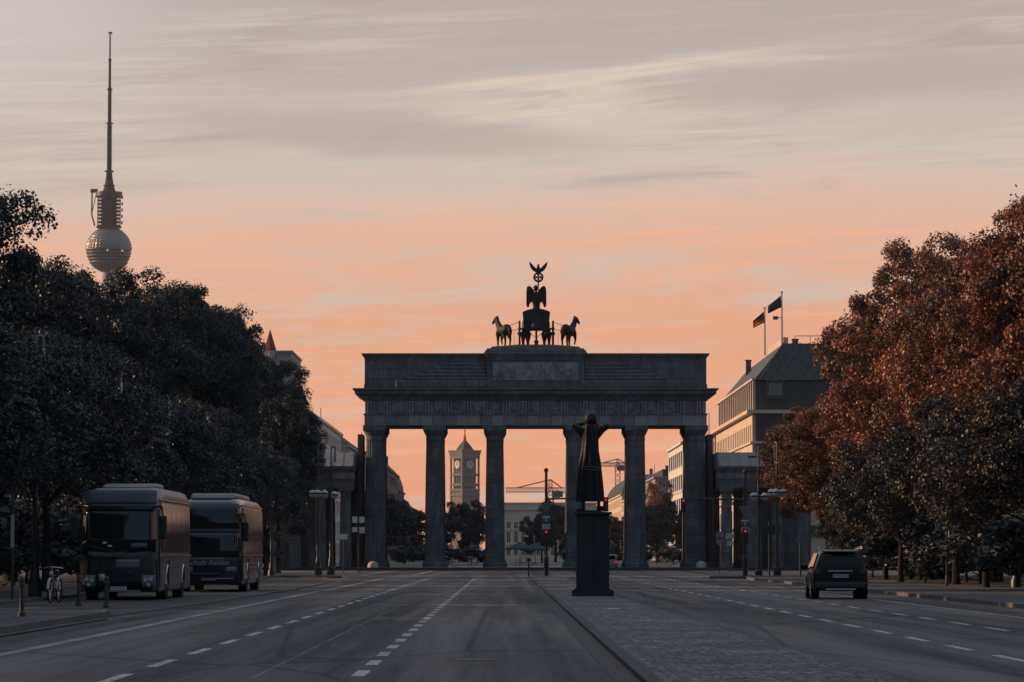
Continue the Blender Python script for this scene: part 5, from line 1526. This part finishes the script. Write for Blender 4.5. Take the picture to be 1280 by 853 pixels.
def coach(label, x, y, L, H, wmm, body, front, style):
    """front looks towards -Y; origin on the ground at the middle of the front"""
    g = thing('coach', label, 'bus', (x, y, .03), group='parked touring coaches')
    hw = wmm/2
    secs = []
    #           y    z0   z1     scale  rt
    for (yy, z0, z1, k, rt) in ((.10,.30,H-.60,.92,.36),(.22,.27,H-.34,.96,.42),(.45,.26,H-.16,.99,.44),(1.2,.26,H-.04,1.0,.42),(3.0,.26,H,1.0,.32),(L-.6,.26,H,1.0,.32),(L-.15,.30,H-.08,.99,.34),(L,.45,H-.3,.95,.34)):
        secs.append([(px_, yy + (.10*max(0,(pz_-1.5)/(H-1.5)) if yy < 1 else 0) - (.06*(1-(px_/hw)**2) if yy < .4 else 0), pz_) for px_, pz_ in rrect(hw*k, z0, z1, .10, rt, 5, .05, .07)])
    MB().loft(secs).build('body', body, g, smooth=35)
    yf = .04
    def front_panel(name, x0, x1, z0, z1, m, proud, bow=.07, par=g, nx=8, nz=4):
        v = []; f = []
        for j in range(nz+1):
            zz = z0+(z1-z0)*j/nz
            for i in range(nx+1):
                xx = x0+(x1-x0)*i/nx
                k = abs(xx)/hw
                lean = .10*max(0,(zz-1.5)/(H-1.5)) + (.16*max(0,(zz-(H-.75))/.75)**2)
                v.append((xx*(1-.05*max(0,(zz-1.4)/H)), .10+lean-bow*(1-k*k)+.13*max(0,k-.82)/.18-proud, zz))
        n = nx+1
        for j in range(nz):
            for i in range(nx): f.append((j*n+i,j*n+i+1,(j+1)*n+i+1,(j+1)*n+i))
        o = MB().add(v, f).build(name, m, par, smooth=60)
        md = o.modifiers.new('t','SOLIDIFY'); md.thickness = .03; md.offset = 0
        return o
    w = hw-.10
    if style == 1:
        front_panel('front_mask', -hw+.04, hw-.04, .28, 1.62, front, .035)
        ws = front_panel('windscreen', -w, w, 1.60, 3.06, GLASSD, .055)
        fp = front_panel('roof_brow', -hw+.08, hw-.08, 3.06, 3.50, body, .045)
        front_panel('sun_strip', -w+.02, w-.02, 2.86, 3.05, BLACKP, .082)
        front_panel('nose_panel', -.10, .66, 1.02, 1.30, mat('nose_panel_grey', (.12,.12,.125), .3, .5, coat=.4), .06)
        front_panel('emblem', .22, .40, .80, .92, mat('dull_red', (.07,.012,.012), .4, .4), .065, nx=2, nz=2)
        for s in (-1,1):
            h = front_panel('headlamp', *sorted((s*.74, s*1.16)), .42, .80, LENS, .06)
            for (hx, hz, rr) in ((.86,.66,.075),(1.02,.68,.07),(.95,.51,.06)):
                MB().tube([(s*hx,-.045,hz),(s*hx,.05,hz)], rr, 12).build('reflector', CHROME, h)
            if s < 0: front_panel('corner_flag', -.62, -.44, .62, .84, PALEM, .062, nx=2, nz=2)
        pl = MB().b(-.26+(-.0),.26,-.055,-.035,.33,.44); p_ = pl.build('number_plate', WHITEM, g); text('B-CK 8035', p_, .10, (0,-.058,.385), DARKM)
        front_panel('bumper_lip', -.5, .7, .285, .31, PALEM, .06, nz=1)
        front_panel('dash_paper', .38, .90, 1.68, 1.82, mat('grey_paper', (.13,.13,.13), .8, .2), .068, nx=4, nz=1)
        front_panel('dash_card', -.52, -.40, 1.80, 1.86, WHITEM, .075, nx=1, nz=1); front_panel('dash_card', -.35, -.22, 1.70, 1.76, WHITEM, .075, nx=1, nz=1)
        for s in (-1,1): MB().tube([(s*.15,-.06,1.58),(s*.55,-.05,1.66),(s*.92,.0,1.72)], .014, 6).build('wiper', DARKM, g)
    else:
        front_panel('front_mask', -hw+.04, hw-.04, .28, 1.55, front, .035)
        ws = front_panel('windscreen', -w, w, 1.36, 2.34, GLASSD, .055)
        front_panel('upper_windscreen', -w, w, 2.46, 3.42, GLASSD, .060)
        front_panel('divider_band', -hw+.06, hw-.08, 2.34, 2.45, SILVER, .062)
        front_panel('nose_panel', -hw+.12, .62, 1.02, 1.34, mat('nose_blue', (.045,.05,.065), .3, .5, coat=.4), .055)
        for s in (-1,1):
            h = front_panel('headlamp', *sorted((s*.62, s*1.08)), .76, .98, LENS, .062, nx=3, nz=2)
            for hx in (.76,.93): MB().tube([(s*hx,-.045,.87),(s*hx,.05,.87)], .07, 12).build('reflector', CHROME, h)
        front_panel('grille_bar', -.72, .42, .70, .75, SILVER, .068, nz=1)
        pl = MB().b(-.30,.30,-.075,-.055,.44,.56); p_ = pl.build('number_plate', mat('dim_plate',(.10,.10,.10),.5,.4), g); text('B-LX 904 B', p_, .12, (0,-.078,.50), PALEM)
        tx = text('chulz Reisen', g, .30, (.02,-.085,1.14), PALEM, shear=.25)
        MB().tube([(-.98+.17*math.cos(a), -.06+.045, 1.17+.17*math.sin(a)) for a in [2*math.pi*k/24 for k in range(22)]], .028, 6).build('logo_ring', PALEM, g)
        front_panel('bumper_lip', .2, .95, .52, .55, PALEM, .06, nz=1)
        front_panel('under_lip', -.2, .8, .285, .315, GREYM, .06, nz=1)
    # roof pod
    ph = 1.0 if style == 1 else 1.35
    pod = MB()
    y0, y1 = (2.6, 6.6) if style == 1 else (1.2, L-2.0)
    pr = []
    for (yy, hh, k) in ((y0,.03,.85),(y0+.4,.12*ph,.95),(y0+1.2,.17*ph,1.0),(y1-1.2,.17*ph,1.0),(y1,.03,.9)):
        pr.append([(a, yy, H-.06+c) for a, c in rrect(.92*k, 0, hh+.08, .02, min(.14,hh*.5+.03), 4)])
    pod.loft(pr).build('roof_pod', SILVER, g, smooth=40)
    # side glass and trim, both sides
    for s in (-1,1):
        xs = lambda zz: s*(hw*(1-.05*max(0,((zz-.26)/(H-.26)-.42)/.58))+.012)
        def side(name, ya, yb, za, zb, m, pr=0.0, par=g):
            o_ = MB()
            q = [(xs(za)+s*pr,ya,za),(xs(za)+s*pr,yb,za),(xs(zb)+s*pr,yb,zb),(xs(zb)+s*pr,ya,zb)]
            q2 = [(xs(za)-s*.05,ya,za),(xs(za)-s*.05,yb,za),(xs(zb)-s*.05,yb,zb),(xs(zb)-s*.05,ya,zb)]
            o_.add(q+q2, [(0,1,2,3),(7,6,5,4),(0,4,5,1),(1,5,6,2),(2,6,7,3),(3,7,4,0)])
            return o_.build(name, m, par)
        zw0, zw1 = (1.55, 3.12) if style == 1 else (2.0, 3.28)
        n = 6
        for i in range(n):
            ya = .95 + i*(L-1.3)/n; side('side_window', ya+.03, ya+(L-1.3)/n-.03, zw0, zw1, GLASSD, .012)
        if style == 2: side('side_glass', .9, L-.6, 1.35, 1.95, NAVYP, .008)
        side('trim_strip', .6, L-.3, 1.40, 1.455, CHROME, .03)
        side('gutter_strip', .7, L-.3, zw1+.08, zw1+.12, CHROME, .025)
        side('door' , .42, .92, .42, 2.9, BLACKP, .006) if s > 0 else side('door', .42, 1.1, .42, 2.9, BLACKP, .006)
        side('luggage_flap', 3.6, L-4.6, .48, 1.30, SILVER if style == 1 else NAVYP, .010)
        for k in range(3): side('flap_handle', 4.3+k*1.2, 4.45+k*1.2, 1.0, 1.06, DARKM, .03)
        for yy in (2.7, L-3.4):
            ar = MB().tube([(s*(hw+.02), yy+.60*math.cos(a), .50+.60*math.sin(a)) for a in [math.pi*k/12 for k in range(13)]], .04, 6); ar.build('wheel_arch', CHROME, g)
            ar = MB().prism([(yy+.57*math.cos(a), .50+.57*math.sin(a)) for a in [2*math.pi*k/20 for k in range(20)]], *sorted((s*(hw-.3), s*(hw+.014))), 'yz'); ar.build('wheel_well', TYRE, g)
            wheel(g, s*(hw-.16), yy, .50, .30)
        # mirror hanging from an arm
        m = MB().tube([(s*(hw-.12),.22,H-.62),(s*(hw+.10),-.18,H-.60),(s*(hw+.16),-.24,H-.95)], .03, 8)
        mi = m.build('mirror_arm', BLACKP, g)
        m = MB().b(*sorted((s*(hw+.03), s*(hw+.27))), -.32, -.18, H-1.65, H-.90); m.build('mirror', BLACKP, mi, bevel=.05)
    seats = MB()
    return g
Yb = 117.5
coach('near grey touring coach with pale brow and wide windscreen, parked first', px(149.5,Yb), Yb, 12.0, 3.60, 2.55, SILVER, BLACKP, 1)
Yb2 = 143.0
coach('far dark touring coach with two stacked windscreens and lettering on its nose', px(262,Yb2), Yb2, 12.6, 3.62, 2.55, NAVYP, NAVYP, 2)

def suv(label, x, y, rz=0.0):
    """rear faces the viewer; origin on the ground at the middle of the rear bumper"""
    g = thing('dark_car', label, 'car', (x, y, 0), rz)
    W = .93
    # body: sections along the length (y forward), each (y, half width at sill, belt half width, belt z, roof z, roof half width)
    secs = []
    def sec(yy, wb, zb0, zbelt, wr, zroof):
        pts = [(-wb+.08,zb0),(-wb,zb0+.12),(-wb-.0,.62),(-wb+.02,zbelt-.12),(-wb+.06,zbelt),(-wr-.02,zroof-.10),(-wr+.10,zroof-.015),(0,zroof+.02)]
        r = [(a,yy,b) for a, b in pts] + [(-a,yy,b) for a, b in reversed(pts[:-1])]
        return r
    secs.append(sec(.00,W-.12,.34,.98,W-.22,1.08))
    secs.append(sec(.05,W-.04,.30,1.00,W-.16,1.14))
    secs.append(sec(.14,W-.01,.27,1.01,W-.20,1.40))
    secs.append(sec(.30,W,.25,1.01,W-.25,1.58))
    secs.append(sec(.60,W,.25,1.01,W-.25,1.63))
    secs.append(sec(1.7,W,.25,1.00,W-.24,1.66))
    secs.append(sec(2.6,W,.25,.99,W-.25,1.62))
    secs.append(sec(3.4,W,.25,.97,W-.10,1.05))
    secs.append(sec(4.2,W-.04,.26,.84,W-.12,.92))
    secs.append(sec(4.45,W-.14,.34,.66,W-.24,.74))
    o = MB().loft(secs).build('body', CARP, g, smooth=50)
    md = o.modifiers.new('sub','SUBSURF'); md.levels = 1; md.render_levels = 2
    # rear window, tailgate trim
    def quad(name, pts, m, th=.02, par=g):
        o_ = MB().add(pts, [tuple(range(len(pts)))]).build(name, m, par); d = o_.modifiers.new('t','SOLIDIFY'); d.thickness = th; d.offset = 0; return o_
    quad('rear_window', [(-.70,.075,1.07),(.70,.075,1.07),(.60,.235,1.50),(-.60,.235,1.50)], GLASSD)
    MB().tube([(0,.04,1.10),(.35,.055,1.14)], .012, 6).build('rear_wiper', DARKM, g)
    sp = MB().loft([[(-.62,.12,1.56),(.62,.12,1.56),(.62,.12,1.60),(-.62,.12,1.60)],[(-.62,.45,1.585),(.62,.45,1.585),(.62,.45,1.665),(-.62,.45,1.665)]]); sp.build('roof_spoiler', CARP, g, bevel=.015)
    MB().b(-.42,.42,-.045,.02,.925,.955).build('tailgate_strip', CHROME, g, bevel=.008)
    pl = MB().b(-.26,.26,-.05,-.01,.72,.83).build('number_plate', PALEM, g); text('B-MO 4127', pl, .10, (0,-.053,.775), DARKM)
    b = MB().b(-.84,.84,-.10,.12,.36,.58); b.build('rear_bumper', DARKM, g, bevel=.06)
    MB().b(-.50,.50,-.085,.1,.30,.36).build('skid_plate', PALEM, g, bevel=.02)
    MB().ball((0,-.07,.50),.03,8,6).build('tow_cap', CHROME, g)
    for s in (-1,1):
        t = MB().b(*sorted((s*.62,s*.90)),-.012,.14,.82,1.0); t.build('tail_light', TAIL, g, bevel=.03)
        MB().tube([(s*.66,.35,1.655),(s*.68,1.4,1.71),(s*.66,2.4,1.655)], .02, 8).build('roof_rail', PALEM, g)
        for (ya, yb) in ((.55,1.55),(1.62,2.62)):
            za, zt = 1.04, 1.53
            xa, xb = s*(W-.035), s*(W-.205)
            top0, top1 = (ya+.12, yb) if ya < 1 else (ya, yb-.05)
            quad('side_window', [(xa,ya,za),(xa,yb+(.35 if ya > 1 else 0),za),(xb,top1,zt),(xb,top0,zt)], GLASSD)
        MB().tube([(s*(W+.005),.75,.93),(s*(W+.005),1.0,.93)], .018, 6).build('door_handle', CHROME, g)
        m = MB().ball((s*(W+.12),2.75,1.08),(.13,.07,.09),10,7); m.build('mirror', CARP, g)
        for yy in (.88, 3.55):
            wl = MB().prism([(yy+.40*math.cos(a), .36+.40*math.sin(a)) for a in [2*math.pi*k/20 for k in range(20)]], *sorted((s*(W-.25), s*(W+.006))), 'yz'); wl.build('wheel_arch', TYRE, g)
            wheel(g, s*(W-.10), yy, .35, .24)
    MB().tube([(.1,.6,1.67),(.1,.45,1.85)], [.012,.006], 6).build('aerial', DARKM, g)
suv('dark sports utility car driving away in the right hand lanes', px(1050,123), 123, R(-1.3))

def far_car(label, x, y, m, lit):
    g = thing('parked_car', label, 'car', (x, y, .0))
    prof = [(0,.3),(0,.75),(.25,.95),(.7,1.42),(2.0,1.45),(2.9,.98),(4.0,.85),(4.2,.5),(4.2,.3)]
    MB().prism(prof, -.85, .85, 'yz').build('body', m, g, bevel=.12)
    MB().add([(-.65,.3,.99),(.65,.3,.99),(.58,.66,1.36),(-.58,.66,1.36)], [(0,1,2,3)]).xf(Matrix.Translation((0,-.02,.02))).build('rear_window', GLASSD, g)
    for s in (-1,1):
        MB().b(*sorted((s*.55,s*.82)),-.03,.05,.68,.84).build('tail_light', REDLIT if lit else TAIL, g)
        for yy in (.75, 3.3): wheel(g, s*.76, yy, .32, .2)
far_car('small white car with glowing tail lights just right of the stone plinth', px(761,352), 352, WHITEM, True)

# ------------------------------------------------------------------ morning haze: one closed box of thin even air round everything
hz = MB().b(-2560, 2560, -300, 4260, -1.2, 392)
hm = bpy.data.materials.new('haze'); hm.use_nodes = True
hm.node_tree.nodes.clear()
t = NT(hm.node_tree)
vol = t.n('ShaderNodeVolumePrincipled'); vol.inputs['Color'].default_value = (.80, .88, 1.0, 1); vol.inputs['Density'].default_value = HAZE
vol.inputs['Anisotropy'].default_value = 0.1
om = t.n('ShaderNodeOutputMaterial'); hm.node_tree.links.new(vol.outputs[0], om.inputs['Volume'])
o = hz.build('haze', hm); o['kind'] = 'stuff'
hm.cycles.homogeneous_volume = True
